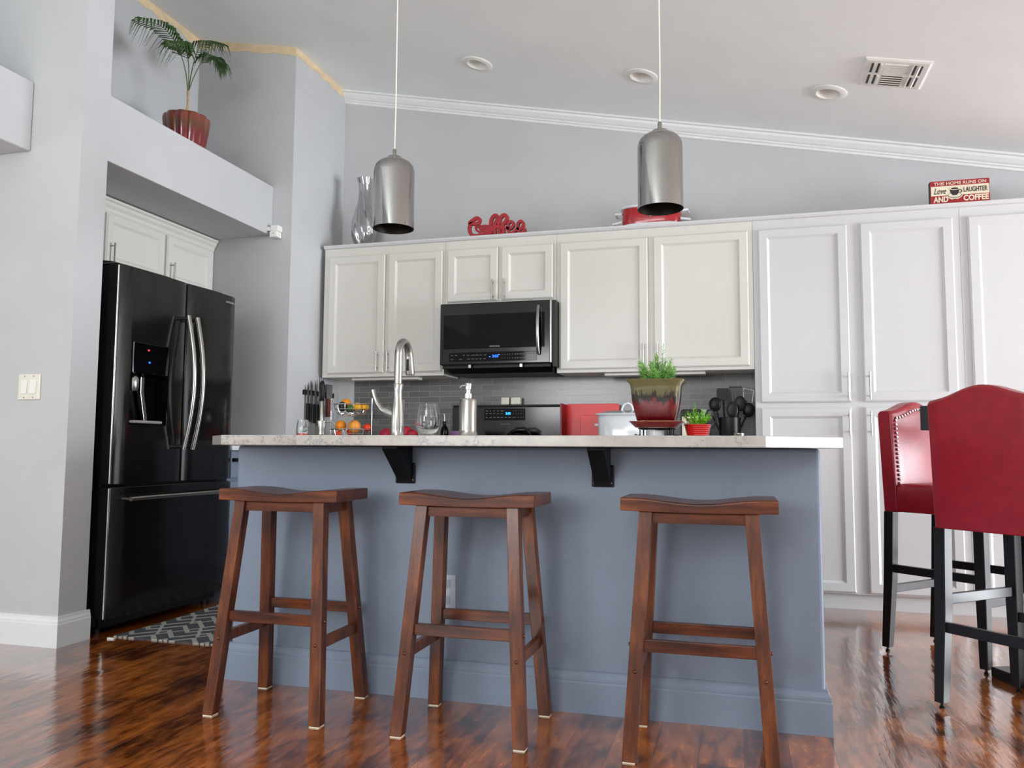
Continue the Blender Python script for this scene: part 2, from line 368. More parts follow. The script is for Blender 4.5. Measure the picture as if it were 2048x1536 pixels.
for i, (x0, x1, z0, z1) in enumerate(((-3.2, -1.5, 0.8, 2.3), (0.1, 2.0, 0.6, 2.3), (3.2, 5.4, 0.6, 2.2)), 1):  # the last frame surrounds the added dining fill
    b = B()
    for x in (x0, (x0+x1)/2-0.03, x1-0.06): b.box(x, x+0.06, -2.67, -2.63, z0, z1)
    b.box(x0, x1, -2.67, -2.63, z0, z0+0.06); b.box(x0, x1, -2.67, -2.63, z1-0.06, z1); b.box(x0, x1, -2.67, -2.63, (z0+z1)/2-0.02, (z0+z1)/2+0.02)
    struct('window_%d' % i, b, TRIM, 'white window frame in the wall behind the camera')

# baseboards
def bprof(d, h): return [(0, 0), (d, 0), (d, h*0.74), (d*0.86, h*0.78), (d*0.86, h*0.83), (d*0.55, h*0.92), (d*0.5, h), (0, h)]
pr_ = bprof(0.014, 0.133)
b = B(); b.loft([[(-5.2, 2.935-u, v_) for u, v_ in pr_], [(-2.89+u, 2.935-u, v_) for u, v_ in pr_] and [(-2.89+u, 2.935-u, v_) for u, v_ in pr_], [(-2.89+u, 3.11, v_) for u, v_ in pr_]])
struct('baseboard_left', b, TRIM, 'white baseboard wrapping the left wall corner')
# unpainted tan strips under the ceiling and the crown moulding
b = B(); z1 = cz(-3.49)
def strip(pts, n, seed, dz, off):
    rs = []; rnd = random.Random(seed)
    (xa, ya, za), (xb, yb, zb) = pts
    for i in range(n+1):
        t = i/n; h = dz*(0.75+0.5*rnd.random()); x, y, z = xa+(xb-xa)*t, ya+(yb-ya)*t, za+(zb-za)*t
        rs.append([(x, y, z), (x+off[0], y+off[1], z), (x+off[0], y+off[1], z-h), (x, y, z-h)])
    return B().loft(rs)
struct('trim_1', strip([(-3.49, 3.1, z1), (-3.49, 4.51, z1)], 24, 1, 0.055, (0.003, 0)), TAN, 'tan unpainted strip along the top of the plant niche wall')
struct('trim_2', strip([(-3.49, 4.51, cz(-3.49)), (-2.75, 4.51, cz(-2.75))], 14, 2, 0.055, (0, -0.003)), TAN, 'tan unpainted strip along the ceiling above the alcove end wall')
struct('trim_3', strip([(-2.75, 4.51, cz(-2.75)), (-2.75, 5.2, cz(-2.75))], 14, 3, 0.05, (0.003, 0)), TAN, 'tan unpainted strip along the ceiling beside the crown moulding')
cp = [(0, 0), (0.062, 0), (0.062, -0.012), (0.05, -0.016), (0.046, -0.03), (0.03, -0.052), (0.02, -0.058), (0.02, -0.068), (0.012, -0.072), (0.012, -0.086), (0, -0.09)]
struct('trim_4', B().loft([[(x, 5.2-u, cz(x)+v_) for u, v_ in cp] for x in (-2.75, 2.6)]), TRIM, 'white crown moulding following the sloping ceiling over the back wall')
struct('wall_backsplash', B().box(-2.62, 0.10, 5.188, 5.2, 0.92, 1.40), TILE, 'grey brick tile backsplash with pale joints')

# ---------------------------------------------------------------- cabinets
def door_mesh(x0, x1, z0, z1, yf, rail=0.05, t=0.02, ax='y'):
    """shaker door: stepped outer edge, bevelled inner moulding, recessed panel; front at yf facing -y"""
    b = B()
    def ring(i, y): return [(x0+i, y, z0+i), (x1-i, y, z0+i), (x1-i, y, z1-i), (x0+i, y, z1-i)]
    rings = [ring(0, yf+t), ring(0, yf+0.006), ring(0.003, yf+0.005), ring(0.007, yf), ring(rail, yf), ring(rail+0.003, yf+0.0035), ring(rail+0.011, yf+0.009), ring(rail+0.013, yf+0.0105)]
    b.loft(rings)
    if ax == 'x': bmesh.ops.transform(b.bm, matrix=Matrix.Rotation(R(90), 4, 'Z'), verts=b.bm.verts)
    return b
def bar_handle(x, z0, z1, yf, parent, r=0.005, hor=False):
    b = B()
    if hor: b.tube([(x, yf-0.03, z0), (z1, yf-0.03, z0)], r)
    else:
        b.tube([(x, yf-0.03, z0), (x, yf-0.03, z1)], r)
        for z in (z0+0.022, z1-0.022): b.tube([(x, yf-0.03, z), (x, yf+0.002, z)], r*0.8, 8)
    return b.build('handle', NICKEL, parent, smooth=True)
YF = 4.90
def cabinet(name, label, cat, x0, x1, z0, z1, doors, mat, y1=5.175, group=None, mats=None):
    t = thing(name, label, cat, ((x0+x1)/2, YF, z0), group)
    B().box(x0, x1, YF, y1, z0, z1).build('body', mat, t, bevel=0.0015)
    for (a, c, d, e, hx, h0, h1) in doors:
        dr = door_mesh(a, c, d, e, YF-0.019, t=0.018).build('door', mat, t)
        if hx is not None: bar_handle(hx, h0, h1, YF-0.019, dr)
    return t
TOP = 2.252
DT = 2.176
cabinet('wall_cabinet', 'white two-door wall cabinet left of the microwave, under the silver vase', 'cabinet', -2.72, -1.84, 1.352, TOP,
    [(-2.678, -2.262, 1.376, DT, -2.302, 1.387, 1.517), (-2.238, -1.853, 1.376, DT, -2.226, 1.387, 1.517)], CAB)
cabinet('wall_cabinet', 'short white two-door wall cabinet directly above the microwave', 'cabinet', -1.839, -1.091, 1.80, TOP,
    [(-1.82, -1.474, 1.826, DT, -1.506, 1.828, 1.96), (-1.452, -1.112, 1.826, DT, -1.43, 1.828, 1.96)], CAB)
cabinet('wall_cabinet', 'wide white two-door wall cabinet between the microwave and the tall pantry', 'cabinet', -1.09, 0.094, 1.352, TOP,
    [(-1.068, -0.52, 1.372, DT, -0.549, 1.385, 1.52), (-0.488, 0.068, 1.372, DT, -0.467, 1.385, 1.52)], CAB)
cabinet('pantry_cabinet', 'tall white four-door pantry cabinet with paired bar handles, right of the worktop', 'cabinet', 0.095, 1.195, 0.085, TOP,
    [(0.124, 0.613, 1.155, DT, 0.597, 1.165, 1.32), (0.681, 1.160, 1.155, DT, 0.709, 1.165, 1.32),
     (0.124, 0.613, 0.095, 1.125, 0.597, 0.965, 1.10), (0.681, 1.160, 0.095, 1.125, 0.709, 0.965, 1.10)], CABW)
cabinet('pantry_cabinet', 'tall white pantry cabinet at the right edge, behind the red chairs', 'cabinet', 1.196, 2.35, 0.085, TOP,
    [(1.234, 1.74, 1.155, DT, 1.71, 1.165, 1.32), (1.79, 2.30, 1.155, DT, 1.81, 1.165, 1.32),
     (1.234, 1.74, 0.095, 1.125, 1.71, 0.965, 1.10), (1.79, 2.30, 0.095, 1.125, 1.81, 0.965, 1.10)], CABW)
struct('trim_5', B().prism([(4.9, 2.232), (4.885, 2.236), (4.878, 2.246), (4.878, 2.256), (4.9, 2.256)], 'x', -2.72, 2.35), CABW, 'thin white top moulding along the cabinets')
struct('trim_6', B().box(0.095, 2.35, 4.925, 5.2, 0, 0.085), CABW, 'white toe kick under the pantry cabinets')
# white end panel beside the knives, back of the left counter corner
struct('trim_7', B().box(-2.75, -2.622, 5.17, 5.2, 0.92, 1.352), CABW, 'white filler panel at the left end of the backsplash')
# base cabinets along the back wall with worktop (left and right of the range)
def base_cab(x0, x1, label, nd):
    t = thing('base_cabinet', label, 'cabinet', ((x0+x1)/2, 4.62, 0))
    B().box(x0, x1, 4.64, 5.175, 0.09, 0.885).box(x0, x1, 4.69, 5.175, 0, 0.09).build('body', ISL, t)
    wd = (x1-x0)/nd
    for i in range(nd):
        a, c = x0+i*wd+0.02, x0+(i+1)*wd-0.02
        d = door_mesh(a, c, 0.11, 0.68, 4.62).build('door', ISL, t); bar_handle(c-0.03, 0.52, 0.64, 4.62, d)
        d = B().box(a, c, 4.62, 4.64, 0.70, 0.86).build('drawer', ISL, t, bevel=0.003)
        bb = B().tube([((a+c)/2-0.06, 4.59, 0.78), ((a+c)/2+0.06, 4.59, 0.78)], 0.005)
        for xx in ((a+c)/2-0.04, (a+c)/2+0.04): bb.tube([(xx, 4.59, 0.78), (xx, 4.622, 0.78)], 0.004)
        bb.build('handle', NICKEL, d)
base_cab(-2.74, -1.86, 'blue-grey base cabinet on the back wall, left of the range', 2)
base_cab(-1.08, 0.09, 'blue-grey base cabinet on the back wall, between the range and the pantry', 3)
tag(B().box(-2.745, -1.858, 4.6, 5.187, 0.886, 0.92).build('worktop', QUARTZ, bevel=0.004), 'pale quartz worktop left of the range, under the fruit basket', 'worktop')
tag(B().box(-1.082, 0.093, 4.6, 5.187, 0.886, 0.92).build('worktop', QUARTZ, bevel=0.004), 'pale quartz worktop right of the range, under the white slow cooker', 'worktop')
# under-cabinet lights
for x0, x1, lb in ((-2.53, -2.05, 'slim white light bar under the left wall cabinet'), (-0.80, -0.19, 'slim white light bar under the wide wall cabinet right of the microwave')):
    tag(B().box(x0, x1, 4.96, 5.05, 1.336, 1.3515).build('under_cabinet_light', WHITE, bevel=0.003), lb, 'light')

# cabinet over the fridge, facing +x
t = thing('alcove_cabinet', 'white wall cabinet with crown top, above the refrigerator', 'cabinet', (-3.32, 3.8, 1.85))
B().box(-3.645, -3.32, 3.10, 4.505, 1.85, 2.19).build('body', CAB, t)
B().loft([[(-3.64, y, 2.165), (-3.315, y, 2.165), (-3.312, y, 2.185), (-3.300, y, 2.20), (-3.296, y, 2.215), (-3.286, y, 2.222), (-3.286, y, 2.235), (-3.64, y, 2.235)] for y in (3.10, 4.505)]).build('crown', CAB, t)
for a, c in ((3.12, 3.515), (3.555, 4.015), (4.04, 4.47)):
    bb = door_mesh(a, c, 1.865, 2.155, 3.30, rail=0.045, t=0.018, ax='x')
    d = bb.build('door', CAB, t)   # rotation maps (x,-y) to (+y, +x)
    hy = c-0.03 if a < 3.2 else a+0.03
    B().tube([(-3.27, hy, 1.87), (-3.27, hy, 1.99)], 0.005).tube([(-3.27, hy, 1.975), (-3.302, hy, 1.975)], 0.004).build('handle', NICKEL, d)

# narrow base cabinet between the fridge and the end wall
t = thing('base_cabinet', 'narrow blue-grey drawer cabinet tucked between the refrigerator and the end wall', 'cabinet', (-2.86, 4.3, 0))
B().box(-3.6, -2.86, 4.075, 4.505, 0.0, 0.86).build('body', ISL, t)
d = B().box(-2.86, -2.84, 4.085, 4.495, 0.70, 0.855).build('drawer', ISL, t, bevel=0.003)
B().box(-2.838, -2.815, 4.09, 4.2, 0.795, 0.815).build('handle', BLKMET, d)
B().box(-2.86, -2.84, 4.085, 4.495, 0.10, 0.68).build('door', ISL, t, bevel=0.003)
tag(B().box(-3.6, -2.825, 4.07, 4.508, 0.861, 0.888).build('worktop', CERW, bevel=0.003), 'small white worktop beside the refrigerator', 'worktop')

# ---------------------------------------------------------------- refrigerator
FX = -2.82
t = thing('refrigerator', 'tall black stainless french-door refrigerator with ice dispenser', 'refrigerator', (-3.2, 3.6, 0))
B().box(-3.57, -2.905, 3.16, 4.045, 0.04, 1.755).build('body', BLKSIDE, t, bevel=0.004)
B().box(-3.5, -2.89, 3.17, 4.035, 0.03, 0.085).build('grille', BLK, t)
b = B()
for y0, y1 in ((3.15, 3.60), (3.66, 4.045)):
    b.loft([[(x, y0, 1.756), (x, y0+0.02, 1.77+k), (x, y1-0.06, 1.775+k), (x, y1, 1.757)] for x, k in ((-3.3, 0.02), (-3.02, 0.02), (-2.89, 0.0), (-2.86, -0.012))])
b.build('hinge_cover', BLK, t, bevel=0.004)
def bow(y0, y1, z0, z1, bul=0.012, n=14):
    """door slab with a gently crowned front"""
    rings = []
    for i in range(n+1):
        s_ = i/n; y = y0+(y1-y0)*s_; e = min(1, min(s_, 1-s_)*n/2.2); x = FX-0.012 + 0.012*math.sqrt(max(0, 1-(1-e)**2)) + 0.006*math.sin(math.pi*s_)
        rings.append([(-2.898, y, z0), (x, y, z0), (x, y, z1), (-2.898, y, z1)])
    return B().loft(rings)
dl = bow(3.145, 3.628, 0.70, 1.75).build('door', BLKSS, t, smooth=True, bevel=0.003)
dr = bow(3.636, 4.057, 0.70, 1.75).build('door', BLKSS, t, smooth=True, bevel=0.003)
dz = bow(3.145, 4.057, 0.078, 0.688).build('freezer_drawer', BLKSS, t, smooth=True, bevel=0.003)
for nm_, zz0, zz1, pp_ in (('a', 0.705, 1.745, dl), ('b', 0.083, 0.683, dz)): B().tube([(-2.842, 3.1475, zz0), (-2.842, 3.1475, zz1)], 0.0065, 12).build('edge_highlight', NICKEL, pp_, smooth=True)  # bright strips stand in for light catching the rounded door edges
B().box(-2.892, -2.846, 3.6285, 3.6355, 0.705, 1.745).build('center_strip', NICKEL, t)
cut(dl, (-2.885, -2.7, 3.225, 3.487, 0.985, 1.388))
dsp = B().box(-2.884, -2.881, 3.226, 3.486, 0.986, 1.387).box(-2.884, -2.818, 3.226, 3.229, 0.986, 1.387).box(-2.884, -2.812, 3.480, 3.488, 0.984, 1.389).box(-2.884, -2.818, 3.226, 3.486, 0.986, 0.992).build('dispenser', BLKGL, dl)
ORG[dsp.name] = ORG[dl.name]
B().box(-2.884, -2.808, 3.229, 3.482, 1.235, 1.388).build('control_panel', BLKGL, t, bevel=0.004)
B().box(-2.8085, -2.807, 3.325, 3.337, 1.350, 1.358).build('indicator', REDLED, t)
B().box(-2.8085, -2.807, 3.334, 3.346, 1.290, 1.298).build('indicator', BLUELED, t)
B().loft([[(-2.87, 3.335+dy, 1.235-k), (-2.85, 3.335+dy, 1.235-k), (-2.85, 3.362+dy, 1.235-k), (-2.87, 3.362+dy, 1.235-k)] for k, dy in ((0.01, 0), (0.09, 0.0), (0.24, 0.035))]).build('ice_lever', NICKEL, t, bevel=0.003)
B().lathe([(0.02, 1.15), (0.028, 1.17), (0.028, 1.21), (0.015, 1.234)], (-2.85, 3.28, 0), 20).build('water_spout', NICKEL, t, smooth=True)
B().box(-2.882, -2.79, 3.232, 3.43, 0.992, 1.006).build('drip_tray', GREYCLOTH, t, bevel=0.006)
for nm, ys, yy in (('l', 3.578, dl), ('r', 3.650, dr)):
    pts = []
    for i in range(17):
        s_ = i/16; z = 0.866+(1.566-0.866)*s_
        pts.append((-2.775+0.05*math.sin(math.pi*s_), ys, z))
    b = B(); b.tube(pts, 0.0115, 12, sy=1.0)
    for z in (0.88, 1.552): b.tube([(-2.775, ys, z), (-2.822, ys, z)], 0.010, 10)
    b.build('handle', NICKEL, yy, smooth=True)
b = B().tube([(-2.768, 3.205, 0.632), (-2.76, 3.35, 0.634), (-2.757, 3.6, 0.634), (-2.76, 3.86, 0.634), (-2.768, 4.0, 0.632)], 0.011, 12)
for y in (3.215, 3.99): b.tube([(-2.768, y, 0.632), (-2.822, y, 0.632)], 0.010, 10)
b.build('handle', NICKEL, dz, smooth=True)
text('SAMSUNG', 0.078, GREYTXT, t, 'brand_lettering', (FX+0.0055, 3.948, 1.704), (0, 1, 0), (0, 0, 1), height=0.011)
for y in (3.2, 4.0): B().lathe([(0.018, 0.0), (0.018, 0.04)], (-2.93, y, 0), 14).build('foot', BLK, t)

# ---------------------------------------------------------------- microwave
t = thing('microwave', 'black stainless over-the-range microwave with curved silver handle', 'microwave', (-1.46, 4.8, 1.37))
B().box(-1.823, -1.108, 4.825, 5.186, 1.385, 1.798).build('body', BLK, t, bevel=0.003)
B().loft([[(-1.80, 4.83, 1.385), (-1.10, 4.83, 1.385), (-1.10, 5.18, 1.385), (-1.80, 5.18, 1.385)], [(-1.77, 4.86, 1.355), (-1.105, 4.86, 1.355), (-1.105, 5.17, 1.355), (-1.77, 5.17, 1.355)]]).build('underside_vent', BLK, t)
MY = 4.78
fr = B().box(-1.825, -1.104, MY, MY+0.044, 1.405, 1.797).build('door', BLKSS, t, bevel=0.006)
B().box(-1.800, -1.140, MY-0.003, MY+0.002, 1.506, 1.722).build('window', BLKGL, fr, bevel=0.002)
B().box(-1.760, -1.190, MY-0.003, MY+0.002, 1.424, 1.482).build('control_panel', BLKGL, fr, bevel=0.001)
B().box(-1.108, -1.094, MY-0.006, MY+0.05, 1.405, 1.797).build('edge_trim', NICKEL, fr, bevel=0.004)
B().box(-1.094, -1.076, MY+0.02, 5.18, 1.385, 1.797).build('side_panel', BLKSIDE, t)
pts = [(-1.176, MY-0.012-0.032*math.sin(math.pi*i/12)**0.7, 1.462+0.296*i/12) for i in range(13)]
B().tube(pts, 0.011, 12).build('handle', NICKEL, fr, smooth=True)
text('SAMSUNG', 0.066, GREYTXT, fr, 'brand_lettering', (-1.493, MY-0.0035, 1.513), (1, 0, 0), (0, 0, 1), height=0.009)
text('3:03', 0.038, BLUELED, fr, 'clock_display', (-1.474, MY-0.0035, 1.446), (1, 0, 0), (0, 0, 1), height=0.017, bold=0.02)
B().box(-1.495, -1.486, MY-0.0042, MY-0.003, 1.449, 1.454).box(-1.436, -1.426, MY-0.0042, MY-0.003, 1.461, 1.466).build('display_icons', BLUELED, fr)
b = B(); rnd = random.Random(3)
for r_, z in enumerate((1.462, 1.438)):
    for i in range(9):
        w_ = 0.010+0.012*rnd.random(); x = -1.748+i*0.027
        if rnd.random() > 0.12: b.box(x, x+w_, MY-0.0042, MY-0.003, z, z+0.003)
    for i in range(13):
        w_ = 0.004+0.006*(i > 4); x = -1.412+i*0.0165
        b.box(x, x+w_, MY-0.0042, MY-0.003, z, z+0.004)
b.build('button_marks', DIMTXT, fr)
for x in (-1.635, -1.30): B().box(x, x+0.016, 4.79, 4.81, 1.385, 1.4045).build('vent_clip', NICKEL, t)

# ---------------------------------------------------------------- range
t = thing('range', 'black range with a back control panel and blue clock, on the back wall', 'oven', (-1.47, 4.9, 0))
B().box(-1.855, -1.085, 4.58, 5.18, 0.02, 0.905).build('body', BLK, t, bevel=0.004)
B().box(-1.855, -1.085, 4.57, 5.17, 0.905, 0.925).build('cooktop', BLKGL, t, bevel=0.003)
od = B().box(-1.84, -1.10, 4.555, 4.578, 0.22, 0.78).build('oven_door', BLKSS, t, bevel=0.005)
b = B().tube([(-1.80, 4.50, 0.73), (-1.14, 4.50, 0.73)], 0.012)
for x in (-1.78, -1.16): b.tube([(x, 4.50, 0.73), (x, 4.556, 0.73)], 0.009)
b.build('handle', NICKEL, od, smooth=True)
B().box(-1.84, -1.10, 4.555, 4.578, 0.05, 0.20).build('warming_drawer', BLKSS, t, bevel=0.004)
bp = B().loft([[(-1.848, 5.10, 0.925), (-1.100, 5.10, 0.925), (-1.100, 5.18, 0.925), (-1.848, 5.18, 0.925)],
   [(-1.848, 5.095, 1.15), (-1.100, 5.095, 1.15), (-1.100, 5.18, 1.15), (-1.848, 5.18, 1.15)],
   [(-1.835, 5.10, 1.167), (-1.105, 5.10, 1.167), (-1.105, 5.18, 1.167), (-1.835, 5.18, 1.167)]]).build('backguard', BLKSS, t)
B().box(-1.845, -1.103, 5.092, 5.18, 1.158, 1.168).build('backguard_cap', BLK, t, bevel=0.002)
B().box(-1.625, -1.345, 5.091, 5.098, 1.066, 1.142).build('control_panel', BLKGL, t, bevel=0.002)
text('3:03', 0.034, CYANLED, t, 'clock_display', (-1.476, 5.0905, 1.102), (1, 0, 0), (0, 0, 1), height=0.017, bold=0.03)
b = B()
for z in (1.125, 1.108, 1.082):
    for i in range(5 if z > 1.1 else 8):
        b.box(-1.612+i*0.026, -1.612+i*0.026+0.008+0.009*rnd.random(), 5.0895, 5.091, z, z+0.0045)
    for i in range(5): b.box(-1.425+i*0.017, -1.421+i*0.017, 5.0895, 5.091, z, z+0.004)
b.build('button_marks', DIMTXT, t)
text('SAMSUNG', 0.066, DIMTXT, t, 'brand_lettering', (-1.515, 5.096, 1.036), (1, 0, 0), (0, 0, 1), height=0.009)
# salt and pepper blocks on the backguard
for x0, x1, lb in ((-1.515, -1.460, 'white salt shaker block on the range back panel, left one of the pair'), (-1.449, -1.387, 'white pepper shaker block on the range back panel, right one of the pair')):
    tag(B().box(x0, x1, 5.11, 5.165, 1.169, 1.219).build('shaker', IVORY, bevel=0.006, seg=3), lb, 'shaker', 'shakers on the range')
# black kettle on the cooktop
t = thing('kettle', 'black kettle on the cooktop, only its lid in view', 'kettle', (-1.345, 4.95, 0.925))
B().lathe([(0.08, 0), (0.085, 0.01), (0.078, 0.045), (0.05, 0.068), (0.0001, 0.073)], (-1.345, 4.95, 0.926), 28).build('body', BLKGL, t, smooth=True)
B().tube([(-1.40, 4.95, 0.985), (-1.36, 4.95, 1.01), (-1.31, 4.95, 1.012), (-1.27, 4.95, 0.985)], 0.007).build('handle', BLK, t, smooth=True)

# ---------------------------------------------------------------- island
t = thing('kitchen_island', 'blue-grey kitchen island with a moulded base behind the stools', 'kitchen island', (-0.82, 3.1, 0))
b = B().loft([[(-1.885, 2.748, z), (0.248, 2.748, z), (0.248, 3.42, z), (-1.885, 3.42, z)] for z in (0, 0.886)])
b.build('body', ISL, t, bevel=0.012, seg=3)
def wrap(prof):
    return [[(-1.885-u, 2.748-u, v_) for u, v_ in prof]]
ip = [(0, 0), (0.017, 0), (0.017, 0.098), (0.014, 0.103), (0.0145, 0.108), (0.014, 0.116), (0.008, 0.126), (0.0055, 0.130), (0.0055, 0.136), (0, 0.137)]
B().loft([[(-1.885-u, 3.42, v_) for u, v_ in ip], [(-1.885-u, 2.748-u, v_) for u, v_ in ip], [(0.248+u, 2.748-u, v_) for u, v_ in ip], [(0.248+u, 3.42, v_) for u, v_ in ip]]).build('baseboard', ISL, t)
op = B().box(-1.052, -0.978, 2.742, 2.749, 0.312, 0.431).build('outlet_plate', pm('grey_plate', (176, 184, 196), 0.4), t, bevel=0.002)
B().box(-1.035, -0.995, 2.7405, 2.743, 0.385, 0.415).box(-1.035, -0.995, 2.7405, 2.743, 0.328, 0.358).build('socket', pm('socket_grey', (150, 158, 170), 0.4), op)
# cabinet doors on the kitchen side of the island
for i in range(4):
    x0 = -1.86+i*0.525
    B().box(x0, x0+0.5, 3.42, 3.44, 0.11, 0.86).build('door', ISL, t, bevel=0.004)
# worktop with clipped corners, sink cut-out
b = B().prism([(-1.94, 2.665), (-1.748, 2.45), (0.073, 2.45), (0.312, 2.70), (0.312, 3.47), (-1.94, 3.47)], 'z', 0.887, 0.922)
wt = b.build('island_worktop', QUARTZ, bevel=0.003)
tag(wt, 'long pale quartz island worktop with clipped corners', 'worktop')
cut(wt, (-1.62, -0.90, 3.0, 3.38, 0.8, 1.0))
sk = B().box(-1.62, -1.61, 3.0, 3.38, 0.887, 0.918).box(-0.91, -0.90, 3.0, 3.38, 0.887, 0.918).box(-1.61, -0.91, 3.0, 3.01, 0.887, 0.918).box(-1.61, -0.91, 3.37, 3.38, 0.887, 0.918).box(-1.61, -0.91, 3.01, 3.37, 0.887, 0.890).build('sink', NICKEL)
tag(sk, 'steel sink sunk in the island worktop, hidden behind the counter edge', 'sink')
# brackets under the overhang
def bracket(xc, label):
    t = thing('bracket', label, 'bracket', (xc, 2.74, 0.75), 'iron brackets under the island worktop')
    B().box(xc-0.038, xc+0.038, 2.738, 2.748, 0.752, 0.826).build('wall_plate', BLKMET, t, bevel=0.004)
    B().prism([(2.740, 0.757), (2.728, 0.757), (2.722, 0.772), (2.595, 0.876), (2.595, 0.8865), (2.740, 0.8865)], 'x', xc-0.028, xc+0.028).build('arm', BLKMET, t, bevel=0.002)
    for dx in (-0.03, 0.03): B().ball((xc+dx, 2.738, 0.765), 0.004, 8).build('screw', NICKEL, t)
bracket(-1.174, 'black iron bracket under the island worktop, between the left and middle stools')
bracket(-0.449, 'black iron bracket under the island worktop, left of the right-hand stool')

# ---------------------------------------------------------------- saddle stools
def make_stool():
    t = thing('saddle_stool', 'x', 'stool', (0, 0, 0), 'cherry saddle stools at the island', local=True)
    # seat: dips in the middle across its width
    n = 24; rings = []
    for i in range(n+1):
        x = -0.2235+0.447*i/n; s_ = x/0.2235; top = 0.738-0.015*(0.5+0.5*math.cos(math.pi*min(1, abs(s_)/0.85))); bot = 0.700-0.004*(1-s_*s_)
        rings.append([(x, -0.116, bot), (x, -0.116, top-0.003), (x, -0.112, top), (x, 0.112, top), (x, 0.116, top-0.003), (x, 0.116, bot)])
    B().loft(rings).build('seat', CHERRYX, t, bevel=0.0025)
    tx, ty, bx, by, h = 0.150, 0.083, 0.195, 0.160, 0.698
    def at_z(z, sx, sy):
        k = 1-z/h; return (sx*(tx+(bx-tx)*k), sy*(ty+(by-ty)*k))
    for sx in (-1, 1):
        for sy in (-1, 1):
            rr_ = []
            for z in (0.004, h):
                x, y = at_z(z, sx, sy); q = 0.0195; rr_.append([(x-q, y-q, z), (x+q, y-q, z), (x+q, y+q, z), (x-q, y+q, z)])
            lg = B().loft(rr_).build('leg', CHERRY, t, bevel=0.002)
            x, y = at_z(0, sx, sy)
            B().box(x-0.017, x+0.017, y-0.017, y+0.017, 0, 0.004).build('felt_pad', CREAM, lg)
            bb = B(); x, y = at_z(0.247, sx, sy); bb.ball((x, y+sy*0.020, 0.247), 0.006, 8)
            x, y = at_z(0.318, sx, sy); bb.ball((x+sx*0.020, y, 0.318), 0.006, 8)
            bb.build('bolt', pm('bronze_bolt', (96, 58, 42), 0.3, 0.7), lg, smooth=True)
    for sy in (-1, 1):
        x, y = at_z(0.318, 1, sy); B().box(-x+0.016, x-0.016, y-0.010, y+0.010, 0.300, 0.335).build('stretcher', CHERRYX, t, bevel=0.002)
        x, y = at_z(0.685, 1, sy); B().box(-x+0.014, x-0.014, y-0.009, y+0.009, 0.664, 0.694).build('apron', CHERRYX, t, bevel=0.001)
    for sx in (-1, 1):
        x, y = at_z(0.247, sx, 1); B().box(x-0.010, x+0.010, -y+0.016, y-0.016, 0.230, 0.264).build('stretcher', CHERRY, t, bevel=0.002)
        x, y = at_z(0.685, sx, 1); B().box(x-0.009, x+0.009, -y+0.014, y-0.014, 0.66, 0.698).build('apron', CHERRY, t, bevel=0.001)
    return t
st = make_stool()
spots = [(-1.497, 2.525, 'cherry saddle stool nearest the refrigerator, leftmost at the island'),
         (-0.828, 2.52, 'middle cherry saddle stool, in front of the outlet plate'),
         (-0.119, 2.52, 'cherry saddle stool nearest the red chairs, rightmost at the island')]
for i, (x, y, lb) in enumerate(spots):
    o = st if i == 0 else copy_tree(st)
    o.location = (x, y, 0); o['label'] = lb

